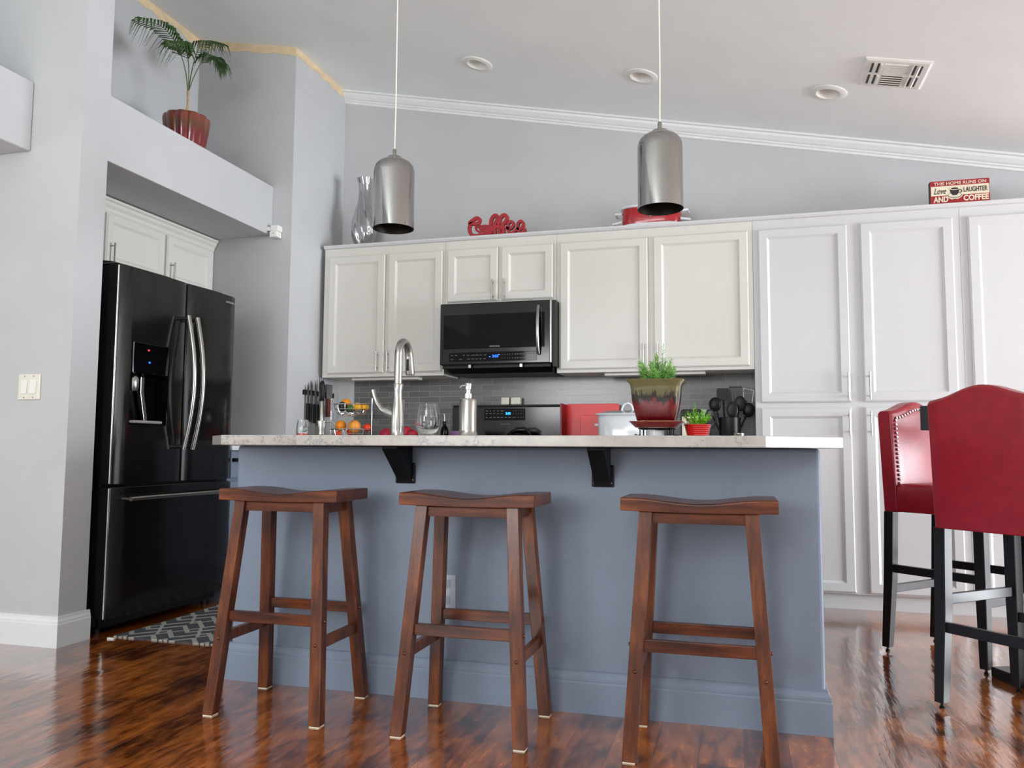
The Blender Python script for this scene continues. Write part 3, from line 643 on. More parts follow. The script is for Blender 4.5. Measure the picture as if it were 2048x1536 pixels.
# ---------------------------------------------------------------- red chairs and table
def make_chair():
    t = thing('dining_chair', 'x', 'chair', (0, 0, 0), None, local=True)
    # padded back with a camel-hump top
    W, n = 0.192, 20
    def top(x):
        s_ = abs(x)/W; return 1.062 + 0.042*(0.5+0.5*math.cos(math.pi*min(1, s_/0.92)))
    rings = []
    for i in range(n+1):
        x = -W+2*W*i/n; e = min(1, min(i, n-i)/1.6); q = 0.008*(1-e); tp = top(x)-q*0.5; zb = 0.612
        y0, y1 = -0.032+q, 0.046-q
        bul = 0.010*math.sin(math.pi*i/n)
        k = 0.02
        rings.append([(x, y0, zb), (x, y1, zb), (x, y1+bul-k*0.3, 0.74), (x, y1+bul-k*0.9, tp-0.06), (x, y1-k, tp-0.012), (x, y1-0.012-k, tp), (x, y0+0.012-k, tp), (x, y0-k, tp-0.012)])
    B().loft(rings).build('backrest', LEATH, t, smooth=True, bevel=0.004)
    b = B()
    m_ = 0.170
    pts = []
    z = 0.72
    while z < 1.03: pts.append((-m_, z)); z += 0.0185
    x = -m_
    while x < m_: pts.append((x, top(x)-0.035)); x += 0.0185
    z = 0.72
    while z < 1.03: pts.append((m_, z)); z += 0.0185
    for x, z in pts: b.ball((x, 0.047+0.010*math.sin(math.pi*(x+W)/(2*W))-0.02*(z-0.61)/0.45, z), 0.0068, 10, (1, 0.6, 1))
    tag(b.build('nailhead_trim', CHROME, t, smooth=True), 'row of silver nailheads along the front edge of the back')
    # seat
    rings = []
    for z, q in ((0.614, 0.004), (0.620, 0.0), (0.700, 0.0), (0.722, 0.006), (0.733, 0.022), (0.737, 0.06)):
        rings.append([(-0.198+q, 0.04, z), (0.198-q, 0.04, z), (0.198-q, 0.43-q, z), (-0.198+q, 0.43-q, z)])
    B().loft(rings).build('seat', LEATH, t, smooth=True, bevel=0.01)
    for sx in (-1, 1):
        for y, nm in ((0.0, 'r'), (0.39, 'f')):
            q0, q1 = 0.017, 0.021; sl = -0.036 if nm == 'r' else 0.0; ox = 0.0
            lg = B().loft([[(sx*0.18+a*q+ox, y+c*q+s2, z) for a, c in ((-1, -1), (1, -1), (1, 1), (-1, 1))] for z, q, s2 in ((0.02, q0, sl), (0.32, q1, sl*0.32), (0.614, q1, 0))]).build('leg', ESP, t, bevel=0.002)
            B().lathe([(0.009, 0), (0.0095, 0.005), (0.005, 0.009), (0.005, 0.022)], (sx*0.18, y+sl, 0), 12).build('glide', BLK, lg)
        B().box(sx*0.18-0.010, sx*0.18+0.010, 0.008, 0.372, 0.348, 0.383).build('stretcher', ESP, t, bevel=0.002)
    for y in (0.0, 0.39): B().box(-0.162, 0.162, y-0.010-(0.016 if y == 0 else 0), y+0.010-(0.016 if y == 0 else 0), 0.256, 0.291).build('stretcher', ESP, t, bevel=0.002)
    return t
ch = make_chair()
ch.location = (0.805, 3.038, 0); ch.rotation_euler = (0, 0, R(-47.8)); ch['label'] = 'red leather high chair nearest the camera, its plain back turned to us'; ch['group'] = 'red leather high chairs'
c2 = copy_tree(ch)
c2.location = (0.766, 4.061, 0); c2.rotation_euler = (0, 0, R(-133)); c2['label'] = 'red leather high chair with silver nailheads facing us, beside the pantry'
t = thing('dining_table', 'black square pub table between the red chairs, only a corner in view', 'table', (1.275, 3.5, 0))
rz = Matrix.Translation((1.275, 3.5, 0)) @ Matrix.Rotation(R(45), 4, 'Z')
TB = pm('black_table_top', (40, 41, 45), 0.4, var=0.06, scale=60)
B().box(-0.415, 0.415, -0.415, 0.415, 0.962, 1.058, rz).build('tabletop', TB, t, bevel=0.003)
B().box(-0.06, 0.06, -0.06, 0.06, 0.04, 0.962, rz).build('pedestal', ESP, t, bevel=0.004)
rz2 = Matrix.Translation((1.275, 3.5, 0)) @ Matrix.Rotation(R(24), 4, 'Z')
B().box(-0.257, 0.257, -0.257, 0.257, 0, 0.04, rz2).build('base', ESP, t, bevel=0.004)

# ---------------------------------------------------------------- pendants
def pendant(x, y, label):
    t = thing('pendant_light', label, 'lamp', (x, y, 1.765), 'steel pendant lights over the island')
    r = 0.083; z0 = 1.765
    prof = [(r, 0), (r, 0.225), (r*0.985, 0.243), (r*0.93, 0.258), (r*0.80, 0.271), (r*0.60, 0.281), (r*0.42, 0.287), (r*0.36, 0.295), (r*0.15, 0.300)]
    B().lathe(prof, (x, y, z0), 56, cap=False).build('shade', STEELB, t, smooth=True)
    B().lathe([(a-0.002, z-0.001 if z > 0.01 else z) for a, z in prof], (x, y, z0), 56, cap=False).build('lining', SHADE_IN, t, smooth=True)
    B().lathe([(r-0.0025, 0), (r-0.0025, -0.0015), (r+0.0008, -0.0015), (r+0.0008, 0.002)], (x, y, z0), 56, cap=False).build('rim', STEELB, t)
    B().lathe([(0.008, 0), (0.008, 0.028), (0.005, 0.032)], (x, y, z0+0.298), 14).build('cord_grip', NICKEL, t, smooth=True)
    zc = cz(x)
    B().tube([(x, y, z0+0.325), (x+0.002, y, z0+0.5), (x, y, zc-0.02)], 0.0028, 8).build('cord', IVORY, t)
    B().lathe([(0.06, 0), (0.058, 0.018), (0.02, 0.03)], (x, y, zc-0.028), 24).build('canopy', NICKEL, t, smooth=True)
    B().lathe([(0.018, 0.29), (0.02, 0.2), (0.018, 0.19)], (x, y, z0), 16).build('socket', BLK, t)
    B().ball((x, y, z0+0.155), 0.03, 16, (1, 1, 1.25)).build('bulb', pm('frosted_bulb', (235, 232, 225), 0.3), t, smooth=True)
pendant(-1.334, 2.95, 'brushed steel cylinder pendant in front of the silver vase')
pendant(-0.266, 2.95, 'brushed steel cylinder pendant in front of the red roaster')

# ---------------------------------------------------------------- ceiling fixtures
th = math.atan(0.2066)
def on_ceiling(o, x, y): o.location = (x, y, cz(x)); o.rotation_euler = (0, th, 0)
for x, y, lb in ((-1.508, 4.53, 'white recessed ceiling light above the microwave, leftmost of three'), (-0.510, 4.52, 'white recessed ceiling light beside the right pendant cord, middle of three'), (0.497, 4.54, 'white recessed ceiling light by the ceiling vent, rightmost of three')):
    t = thing('recessed_light', lb, 'light', (0, 0, 0), 'recessed ceiling lights', local=True)
    B().lathe([(0.094, 0.001), (0.095, -0.004), (0.090, -0.007), (0.064, -0.009), (0.060, -0.006), (0.060, 0.0)], (0, 0, 0), 48, cap=False).build('trim_ring', WHITE, t, smooth=True)
    B().lathe([(0.060, -0.006), (0.0595, 0.0), (0.052, 0.035), (0.044, 0.06), (0.0005, 0.062)], (0, 0, 0), 48, cap=False).build('reflector', WHITE, t, smooth=True)
    on_ceiling(t, x, y)
t = thing('ceiling_vent', 'square white ceiling vent register with angled louvres', 'vent', (0, 0, 0), local=True)
B().loft([[(-0.15, -0.15, 0), (0.15, -0.15, 0), (0.15, 0.15, 0), (-0.15, 0.15, 0)], [(-0.15, -0.15, -0.006), (0.15, -0.15, -0.006), (0.15, 0.15, -0.006), (-0.15, 0.15, -0.006)], [(-0.14, -0.14, -0.012), (0.14, -0.14, -0.012), (0.14, 0.14, -0.012), (-0.14, 0.14, -0.012)]]).build('plate', WHITE, t)
b = B()
for i in range(5): b.box(-0.055, 0.045, 0.008+i*0.024, 0.022+i*0.024, -0.0132, -0.0125)
for s_ in (-1, 1):
    for k in range(2):
        for v0 in (-0.115, 0.012): b.box(s_*(0.083+k*0.028)-0.005, s_*(0.083+k*0.028)+0.005, v0, v0+0.1, -0.0132, -0.0125)
b.build('slot_shade', pm('vent_slot_shade', (70, 66, 58), 0.7), t)  # dark strips on a solid plate, standing in for shade inside the openings
for s_ in (-1, 1):
    for k in range(2):
        for v0 in (-0.118, 0.009):
            B().loft([[(s_*(0.078+k*0.028), v, -0.0125), (s_*(0.070+k*0.028), v, -0.024), (s_*(0.068+k*0.028), v, -0.024), (s_*(0.076+k*0.028), v, -0.0125)] for v in (v0, v0+0.106)]).build('louvre', WHITE, t)
for i in range(5): B().box(-0.055, 0.05, -0.115+i*0.022, -0.103+i*0.022, -0.016, -0.012).build('louvre', WHITE, t)
for i in range(6): B().box(-0.055, 0.045, 0.004+i*0.024, 0.0075+i*0.024, -0.0145, -0.012).build('louvre', WHITE, t)
on_ceiling(t, 0.772, 4.252)

# light switch, sensor, outlet on backsplash
t = thing('light_switch', 'ivory double rocker light switch on the left wall', 'light switch', (-3.11, 2.93, 1.15))
pl = B().box(-3.171, -3.049, 2.927, 2.9348, 1.089, 1.206).build('plate', IVORY, t, bevel=0.003)
for x in (-3.135, -3.085): B().loft([[(x-0.017, 2.926, 1.115), (x+0.017, 2.926, 1.115), (x+0.017, 2.926, 1.180), (x-0.017, 2.926, 1.180)], [(x-0.016, 2.921, 1.116), (x+0.016, 2.921, 1.116), (x+0.016, 2.925, 1.179), (x-0.016, 2.925, 1.179)]]).build('rocker', WHITE, t)
for x in (-3.135, -3.085):
    for z in (1.099, 1.196): B().ball((x, 2.927, z), 0.003, 8).build('screw', NICKEL, t)
t = thing('motion_sensor', 'small white motion sensor at the end of the beam', 'sensor', (-2.86, 4.49, 2.22))
B().box(-2.889, -2.868, 4.45, 4.505, 2.262, 2.285).build('mount', WHITE, t)
B().box(-2.866, -2.812, 4.452, 4.509, 2.258, 2.296).build('body', WHITE, t, bevel=0.004)
B().box(-2.870, -2.816, 4.448, 4.505, 2.218, 2.257).build('lens', WHITE, t, bevel=0.004)
B().ball((-2.842, 4.448, 2.243), 0.003, 8).build('indicator', INK, t)
tag(B().box(-2.31, -2.234, 5.181, 5.188, 1.083, 1.214).build('outlet_plate', pm('grey_outlet', (150, 148, 146), 0.4), bevel=0.003), 'grey outlet plate on the backsplash behind the faucet', 'outlet')

# ---------------------------------------------------------------- on top of the cabinets
def twist(bld, prof, c, seg, flutes, amp, tw):
    rings = []
    for r, z in prof:
        rings.append([(c[0]+r*(1+amp*math.cos(flutes*a+tw*z))*math.cos(a), c[1]+r*(1+amp*math.cos(flutes*a+tw*z))*math.sin(a), c[2]+z) for a in [2*math.pi*i/seg for i in range(seg)]])
    return bld.loft(rings)
pf = [(0.04, 0), (0.045, 0.01), (0.06, 0.05), (0.08, 0.11), (0.084, 0.15), (0.078, 0.20), (0.062, 0.26), (0.046, 0.32), (0.038, 0.37), (0.036, 0.42), (0.042, 0.47), (0.053, 0.513), (0.048, 0.512), (0.037, 0.47), (0.031, 0.42), (0.034, 0.36), (0.05, 0.28)]
def dense(p, k=4):
    q = []
    for (a, b_), (c, d) in zip(p, p[1:]):
        for i in range(k): s_ = i/k; q.append((a+(c-a)*s_, b_+(d-b_)*s_))
    return q+[p[-1]]
o = twist(B(), dense(pf), (-2.507, 5.05, 2.2525), 96, 7, 0.10, 20.0).build('vase', pm('mirror_vase', (190, 190, 192), 0.05, 1.0, var=0.0), smooth=True)
tag(o, 'tall twisted silver mirror vase on the cabinet top at the left end', 'vase')

# Coffee script sign
def P6(x, y): return ((-1.764+(x/13.65)*0.003455*1.0), y)
def cxy(x, y):
    px = 920+x/13.65; py = 420+y/13.65
    X = -1.690+(px-935)*0.003385; base = 477.6-(px-945)*0.068
    return (X, 4.905, 2.2535+(base-py)*0.00314)
strokes = [
 [(225, 372), (262, 368), (320, 325), (400, 262), (480, 235), (545, 285), (520, 365), (430, 405), (330, 395), (285, 425), (262, 520), (275, 630), (335, 720), (450, 748), (600, 722), (760, 705), (860, 690)],
 [(860, 690), (862, 520), (850, 360), (890, 230), (975, 160), (1035, 210), (1015, 320), (945, 410), (890, 445)],
 [(940, 450), (960, 600), (955, 700), (900, 720)],
 [(1080, 700), (1085, 520), (1080, 360), (1125, 220), (1215, 155), (1290, 215), (1265, 330), (1190, 410), (1110, 460)],
 [(1180, 520), (1200, 640), (1160, 700), (1090, 690)],
 [(960, 480), (1080, 500), (1230, 510)],
 [(1230, 510), (1370, 545), (1460, 470), (1455, 375), (1395, 345), (1330, 400), (1315, 510), (1345, 640), (1420, 680), (1510, 620), (1560, 540)],
 [(1560, 540), (1650, 560), (1720, 480), (1730, 390), (1670, 335), (1600, 390), (1580, 510), (1605, 620), (1680, 672), (1760, 640), (1770, 570), (1730, 520)]]
def smoothpts(p, k=5):
    out = []
    for i in range(len(p)-1):
        p0, p1, p2, p3 = p[max(i-1, 0)], p[i], p[i+1], p[min(i+2, len(p)-1)]
        for j in range(k):
            s_ = j/k; out.append(tuple(0.5*((2*p1[q])+(-p0[q]+p2[q])*s_+(2*p0[q]-5*p1[q]+4*p2[q]-p3[q])*s_*s_+(-p0[q]+3*p1[q]-3*p2[q]+p3[q])*s_**3) for q in range(len(p1))))
    return out+[p[-1]]
def ribbon(b, pts, wd, dy):
    """flat cut-out stroke standing in the xz plane"""
    pts = [Vector(p) for p in pts]; rings = []
    for i, p in enumerate(pts):
        t_ = (pts[min(i+1, len(pts)-1)]-pts[max(i-1, 0)]); t_.y = 0; t_.normalize(); n_ = Vector((-t_.z, 0, t_.x))
        e = min(1, 0.55+0.25*min(i, len(pts)-1-i)); w_ = wd*e
        rings.append([tuple(p+n_*w_+Vector((0, -dy, 0))), tuple(p-n_*w_+Vector((0, -dy, 0))), tuple(p-n_*w_+Vector((0, dy, 0))), tuple(p+n_*w_+Vector((0, dy, 0)))])
    return b.loft(rings)
b = B()
for i, s_ in enumerate(strokes): ribbon(b, smoothpts([cxy(*q) for q in s_]), 0.0115 if i < 6 else 0.0088, 0.009+0.0006*i)
b.prism([(cxy(x, y)[0], cxy(x, y)[2]) for x, y in ((470, 470), (560, 435), (700, 425), (860, 430), (880, 560), (850, 690), (760, 720), (640, 700), (560, 620))], 'y', 4.900, 4.912)
ribbon(b, smoothpts([cxy(*q) for q in ((500, 470), (440, 500), (460, 580), (560, 650))]), 0.007, 0.006)
tag(b.build('script_sign', REDSIGN), 'red cut-out script sign reading Coffee with a cup, on the cabinet top', 'sign')

# red roaster
t = thing('roaster', 'red oval slow cooker with white lid and handles, on the cabinet top', 'slow cooker', (-0.506, 5.02, 2.253))
def oval(b, prof, hx, hy, c):
    rings = []
    for k, z in prof:
        rings.append([(c[0]+(hx+k)*math.copysign(abs(math.cos(a))**0.55, math.cos(a)), c[1]+(hy+k)*math.copysign(abs(math.sin(a))**0.55, math.sin(a)), c[2]+z) for a in [2*math.pi*i/48 for i in range(48)]])
    return b.loft(rings)
oval(B(), [(0, 0.018), (0.003, 0.03), (0.003, 0.115), (0, 0.122)], 0.178, 0.11, (-0.506, 5.02, 2.253)).build('body', REDEN, t, smooth=True)
oval(B(), [(0, 0.0), (0.008, 0.004), (0.008, 0.018), (0.002, 0.022)], 0.178, 0.11, (-0.506, 5.02, 2.253)).build('base', CERW, t, smooth=True)
oval(B(), [(0.004, 0.122), (0.012, 0.126), (0.012, 0.134), (-0.01, 0.146), (-0.05, 0.158)], 0.178, 0.11, (-0.506, 5.02, 2.253)).build('lid', CERW, t, smooth=True)
for s_ in (-1, 1):
    x = -0.506+s_*0.18
    B().tube([(x, 4.97, 2.353), (x+s_*0.04, 4.975, 2.357), (x+s_*0.045, 5.06, 2.357), (x, 5.07, 2.353)], 0.008, 8).build('handle', CERW, t, smooth=True)
    B().tube([(x, 4.96, 2.30), (x+s_*0.055, 4.965, 2.292), (x+s_*0.06, 5.06, 2.292), (x, 5.07, 2.30)], 0.008, 8).build('handle', CERW, t, smooth=True)
bmk = B().lathe([(0.021, 0), (0.021, 0.010), (0.016, 0.016)], (0, 0, 0), 20)
bmesh.ops.transform(bmk.bm, matrix=Matrix.Translation((-0.50, 4.908, 2.325)) @ Matrix.Rotation(R(90), 4, 'X'), verts=bmk.bm.verts)
bmk.build('knob', CHROME, t, smooth=True)
B().box(-0.53, -0.47, 4.904, 4.909, 2.353, 2.363).build('badge', CERW, t)

# wooden sign
t = thing('box_sign', 'red and cream wooden box sign about love, laughter and coffee, on the pantry top', 'sign', (1.205, 4.917, 2.256))
SX0, SX1, SZ0, SZ1, SY = 1.056, 1.353, 2.256, 2.389, 4.897
B().box(SX0, SX1, SY, SY+0.04, SZ0, SZ1).build('board', REDSIGN, t)
B().box(SX0+0.003, SX1-0.003, SY-0.0012, SY, SZ0+0.049, SZ0+0.103).build('cream_band', CREAM, t)
B().box(SX0-0.001, SX0, SY, SY+0.04, SZ0, SZ1).build('dark_edge', INK, t)
Xd, Zd = (1, 0, 0), (0, 0, 1)
text('THIS HOME RUNS ON', 0.262, CREAM, t, 'lettering', (SX0+0.018, SY-0.0015, SZ0+0.108), Xd, Zd, height=0.018, bold=0.012)
text('Love', 0.062, INK, t, 'lettering', (SX0+0.018, SY-0.002, SZ0+0.058), Xd, Zd, height=0.034, shear=0.4)
text('LAUGHTER', 0.118, INK, t, 'lettering', (SX0+0.168, SY-0.002, SZ0+0.062), Xd, Zd, height=0.028, bold=0.01)
text('AND', 0.075, CREAM, t, 'lettering', (SX0+0.014, SY-0.0015, SZ0+0.011), Xd, Zd, height=0.033, bold=0.04)
text('COFFEE', 0.126, CREAM, t, 'lettering', (SX0+0.165, SY-0.0015, SZ0+0.012), Xd, Zd, height=0.033, bold=0.035)
cx0, czz = SX0+0.122, SZ0+0.073
def disc(rx, rzz, c, y, mat, nm, y2=None):
    B().prism([(c[0]+rx*math.cos(a), c[1]+rzz*math.sin(a)) for a in [2*math.pi*i/28 for i in range(28)]], 'y', y, SY).build(nm, mat, t)
disc(0.040, 0.020, (cx0, czz-0.026), SY-0.0016, CREAM, 'saucer_print')
disc(0.036, 0.014, (cx0, czz-0.026), SY-0.0022, INK, 'saucer_print')
disc(0.033, 0.012, (cx0, czz-0.025), SY-0.0026, CREAM, 'saucer_print')
B().prism([(cx0-0.024, czz+0.012), (cx0-0.02, czz-0.014), (cx0-0.010, czz-0.026), (cx0+0.010, czz-0.026), (cx0+0.02, czz-0.014), (cx0+0.024, czz+0.012)], 'y', SY-0.003, SY).build('cup_print', INK, t)
disc(0.026, 0.010, (cx0, czz+0.013), SY-0.0034, CREAM, 'cup_print')
disc(0.019, 0.0055, (cx0, czz+0.012), SY-0.0038, INK, 'cup_print')
b = B(); ribbon(b, [(cx0+0.022+0.014*math.sin(a), SY-0.002, czz-0.004+0.010*math.cos(a)) for a in [math.pi*i/10 for i in range(11)]], 0.002, 0.0008); b.build('cup_print', INK, t)
b = B(); ribbon(b, smoothpts([(cx0-0.03, SY-0.0015, SZ0+0.036), (cx0-0.015, SY-0.0015, SZ0+0.026), (cx0, SY-0.0015, SZ0+0.031), (cx0+0.015, SY-0.0015, SZ0+0.027), (cx0+0.03, SY-0.0015, SZ0+0.038)]), 0.002, 0.0008); b.build('flourish', CREAM, t)

# ---------------------------------------------------------------- palm on the ledge
PX, PY, PZ = -3.12, 3.935, 2.568
t = thing('potted_palm', 'small palm in a scalloped red-brown glazed pot, on the plant ledge', 'potted plant', (PX, PY, PZ))
fl = lambda a: 1+0.085*abs(math.cos(5.5*a))
B().lathe([(0.086, 0), (0.094, 0.008), (0.088, 0.02), (0.105, 0.09), (0.117, 0.17), (0.124, 0.225), (0.121, 0.248), (0.116, 0.253), (0.110, 0.248), (0.106, 0.228)], (PX, PY, PZ), 88, mod=fl).build('pot', POT2, t, smooth=True)
B().lathe([(0.10, 0.2285), (0.001, 0.234)], (PX, PY, PZ), 32, cap=False).build('soil', SOIL, t)
B().tube([(PX, PY-0.01, PZ+0.228), (PX+0.004, PY-0.012, PZ+0.29), (PX, PY+0.006, PZ+0.335), (PX, PY+0.004, PZ+0.42)], [0.006, 0.006, 0.005, 0.008], 8).build('cane', CANE, t, smooth=True)
B().tube([(PX, PY+0.012, PZ+0.228), (PX, PY+0.010, PZ+0.30), (PX, PY+0.003, PZ+0.36)], 0.006, 8).build('cane', CANE, t, smooth=True)
def frond(pts, leaf_from, ln, n, seed):
    rnd = random.Random(seed); pp = smoothpts(pts, 8)
    st_ = B().tube(pp, [0.0035*(1-0.6*i/len(pp)) for i in range(len(pp))], 6).build('frond', STEM, t, smooth=True)
    b = B(); L = len(pp)
    for i in range(n):
        s_ = leaf_from+(1-leaf_from)*i/(n-1); q = s_*(L-1); j = min(int(q), L-2); p = Vector(pp[j]).lerp(Vector(pp[j+1]), q-j)
        d = (Vector(pp[j+1])-Vector(pp[j])).normalized(); side = d.cross(Vector((1, 0, 0.15))).normalized()
        sp_ = math.sin(math.pi*(0.22+0.75*(i/(n-1))))
        for sg in (-1, 1):
            l_ = ln*(0.35+0.65*sp_)*(0.85+0.3*rnd.random())
            out = (Vector((sg*0.75, 0, 0)) + side*0.25*sg + d*0.7+Vector((0, 0, -0.1))).normalized()
            m1 = p+out*l_*0.55+Vector((0, 0, -0.008)); m2 = p+out*l_*0.9+Vector((0, (rnd.random()-0.5)*0.02, -0.55*l_-0.05*rnd.random()))
            wv_ = out.cross(Vector((0, 0, 1))).normalized()*0.0066
            vs = [b.bm.verts.new(v_) for v_ in (p-wv_*0.4, p+wv_*0.4, m1+wv_, m2, m1-wv_)]
            b.bm.faces.new((vs[0], vs[1], vs[2], vs[4])); b.bm.faces.new((vs[4], vs[2], vs[3]))
    me_ = b.build('leaflets', LEAF, st_)
    so = me_.modifiers.new('thick', 'SOLIDIFY'); so.thickness = 0.0008
base = (PX, PY+0.004, PZ+0.41)
frond([base, (PX+0.02, 3.88, 3.09), (PX+0.03, 3.79, 3.19), (PX+0.03, 3.66, 3.235), (PX, 3.50, 3.205)], 0.40, 0.13, 21, 1)
frond([base, (PX+0.03, 3.90, 3.09), (PX+0.06, 3.84, 3.165), (PX+0.08, 3.76, 3.175), (PX+0.08, 3.63, 3.13)], 0.42, 0.12, 19, 2)
frond([base, (PX, 3.965, 3.12), (PX-0.01, 4.02, 3.27), (PX-0.01, 4.10, 3.38), (PX, 4.26, 3.44)], 0.42, 0.12, 18, 3)
frond([base, (PX+0.03, 3.955, 3.09), (PX+0.06, 3.985, 3.19), (PX+0.10, 4.03, 3.235), (PX+0.15, 4.08, 3.20)], 0.45, 0.12, 20, 4)

# ---------------------------------------------------------------- on the island
IZ = 0.9225
t = thing('faucet', 'brushed nickel pull-down gooseneck faucet on the island', 'faucet', (-1.279, 2.93, IZ))
fx, fy = -1.292, 2.93
B().lathe([(0.030, 0), (0.030, 0.006), (0.027, 0.012), (0.028, 0.03), (0.0285, 0.06), (0.027, 0.09), (0.0215, 0.13), (0.018, 0.155), (0.0175, 0.18), (0.021, 0.207), (0.0195, 0.210), (0.0150, 0.211)], (fx, fy, IZ), 32).build('body', NICKEL, t, smooth=True)
pts = [(fx, fy, IZ+0.205), (fx, fy, IZ+0.33)]
for i in range(1, 12):
    a = math.pi*i/12; pts.append((fx, fy+0.052-0.052*math.cos(a), IZ+0.33+0.052*math.sin(a)))
pts.append((fx, fy+0.105, IZ+0.33))
B().tube(pts, [0.0155]*len(pts), 16).build('spout', NICKEL, t, smooth=True)
B().tube([(fx, fy+0.105, IZ+0.335), (fx+0.001, fy+0.108, IZ+0.31), (fx+0.003, fy+0.112, IZ+0.262), (fx+0.003, fy+0.112, IZ+0.254)], [0.0160, 0.0165, 0.019, 0.017], 16).build('spray_head', NICKEL, t, smooth=True)
B().box(fx-0.004, fx+0.006, fy+0.087, fy+0.093, IZ+0.270, IZ+0.318).build('spray_button', BLK, t, bevel=0.002)
B().tube([(fx-0.01, fy, IZ+0.085), (fx-0.035, fy, IZ+0.095), (fx-0.052, fy, IZ+0.103)], [0.022, 0.0215, 0.020], 14).build('valve', NICKEL, t, smooth=True)
B().tube([(fx-0.050, fy, IZ+0.100), (fx-0.068, fy, IZ+0.110), (fx-0.088, fy, IZ+0.135), (fx-0.100, fy, IZ+0.16), (fx-0.107, fy, IZ+0.187)], [0.017, 0.0135, 0.010, 0.009, 0.010], 12).build('lever', NICKEL, t, smooth=True)

t = thing('soap_dispenser', 'brushed steel pump soap bottle on the island, right of the wine glass', 'soap dispenser', (-1.0, 2.93, IZ))
sx_ = -1.000
B().lathe([(0.040, 0), (0.041, 0.004), (0.037, 0.012), (0.0345, 0.024), (0.034, 0.028), (0.034, 0.138), (0.031, 0.146), (0.017, 0.150)], (sx_, 2.93, IZ), 36).build('bottle', NICKEL, t, smooth=True)
B().lathe([(0.015, 0.148), (0.0155, 0.166), (0.009, 0.167), (0.0088, 0.181), (0.0115, 0.183), (0.013, 0.205), (0.012, 0.207)], (sx_, 2.93, IZ), 24).build('pump', CHROME, t, smooth=True)
B().tube([(sx_-0.008, 2.93, IZ+0.198), (sx_-0.024, 2.928, IZ+0.198), (sx_-0.033, 2.926, IZ+0.190)], [0.0035, 0.003, 0.0022], 8).build('spout', CHROME, t, smooth=True)

t = thing('soap_pump', 'short metal built-in soap pump at the left end of the island worktop', 'soap dispenser', (-1.634, 2.95, IZ))
B().lathe([(0.022, 0), (0.022, 0.006), (0.014, 0.010), (0.0135, 0.028), (0.020, 0.063), (0.019, 0.066), (0.014, 0.067)], (-1.634, 2.95, IZ), 28).build('head', NICKEL, t, smooth=True)
B().tube([(-1.62, 2.95, IZ+0.058), (-1.60, 2.95, IZ+0.062), (-1.585, 2.95, IZ+0.058), (-1.572, 2.95, IZ+0.047)], [0.004, 0.0035, 0.003, 0.0025], 8).build('spout', NICKEL, t, smooth=True)

o = B().lathe([(0.028, 0), (0.033, 0.001), (0.043, 0.025), (0.0485, 0.052), (0.047, 0.08), (0.0375, 0.132), (0.0368, 0.132), (0.0458, 0.08), (0.0470, 0.052), (0.0415, 0.027), (0.031, 0.009), (0.001, 0.007)], (-1.173, 2.95, IZ), 48, cap=False)
o = o.build('wine_glass', GLASS, smooth=True)
tag(o, 'clear stemless wine glass on the island, right of the faucet', 'glass')

t = thing('glass_jar', 'small clear glass jar with red contents at the left end of the island', 'jar', (-1.865, 3.2, IZ))
B().lathe([(0.024, 0.0), (0.027, 0.004), (0.027, 0.06), (0.024, 0.066), (0.024, 0.078), (0.0228, 0.078), (0.0228, 0.066), (0.0256, 0.06), (0.0256, 0.005), (0.001, 0.003)], (-1.865, 3.2, IZ), 28, cap=False).build('jar', GLASS, t, smooth=True)
B().lathe([(0.024, 0.0055), (0.0245, 0.02), (0.001, 0.023)], (-1.865, 3.2, IZ), 20).build('contents', TOMATO, t)

# rosemary pot
rx_, ry_ = -0.302, 3.12
t = thing('potted_rosemary', 'rosemary in a square red and olive drip-glazed pot with saucer, on the island', 'potted plant', (rx_, ry_, IZ))
def sqr(hw, z, c, r=0.35):
    return [(c[0]+hw*math.copysign(abs(math.cos(a))**r, math.cos(a)), c[1]+hw*math.copysign(abs(math.sin(a))**r, math.sin(a)), c[2]+z) for a in [2*math.pi*(i+0.5)/48 for i in range(48)]]
z0 = 0.9885
c_ = (rx_, ry_, 0)
def local_glazed(b, name, mat, parent, zref):
    """own origin at the foot of the piece so that the glaze runs in its local height"""
    po = Vector(ORG[parent.name]); bmesh.ops.translate(b.bm, verts=b.bm.verts, vec=(-po.x, -po.y, -zref))
    sv = ORG.pop(parent.name); o_ = b.build(name, mat, parent, smooth=True); ORG[parent.name] = sv
    o_.location = (0, 0, zref-po.z); return o_
b = B().loft([sqr(hw, z0+z, c_) for hw, z in ((0.070, 0), (0.073, 0.004), (0.080, 0.035), (0.088, 0.070), (0.091, 0.100), (0.092, 0.122), (0.097, 0.140), (0.107, 0.150), (0.108, 0.154), (0.100, 0.154), (0.092, 0.148), (0.088, 0.138))])
local_glazed(b, 'pot', POT1, t, z0)
b = B().loft([sqr(hw, 0.962+z, c_) for hw, z in ((0.070, 0), (0.078, 0.001), (0.097, 0.021), (0.101, 0.024), (0.096, 0.0235), (0.074, 0.004))])
local_glazed(b, 'saucer', SAUC, t, 0.962)
B().loft([sqr(0.0685, 0.967, c_), sqr(0.0685, z0, c_)]).build('pot_foot', SAUC, t)
b = B()
for sx in (-1, 1):
    for sy in (-1, 1):
        x, y = rx_+sx*0.058, ry_+sy*0.055
        b.tube([(x, y, 0.962), (x, y, IZ+0.006), (x+sx*0.010, y, IZ+0.002), (x+sx*0.020, y, IZ+0.006), (x+sx*0.018, y, IZ+0.014), (x+sx*0.010, y, IZ+0.012)], 0.0022, 6)
        b.tube([(x-sx*0.014, y, 0.962), (x-sx*0.014, y, IZ+0.008), (x-sx*0.006, y, IZ+0.002), (x, y, IZ+0.005)], 0.0022, 6)
for sy in (-1, 1): b.tube([(rx_-0.065, ry_+sy*0.055, 0.9585), (rx_+0.065, ry_+sy*0.055, 0.9585)], 0.0025, 6)
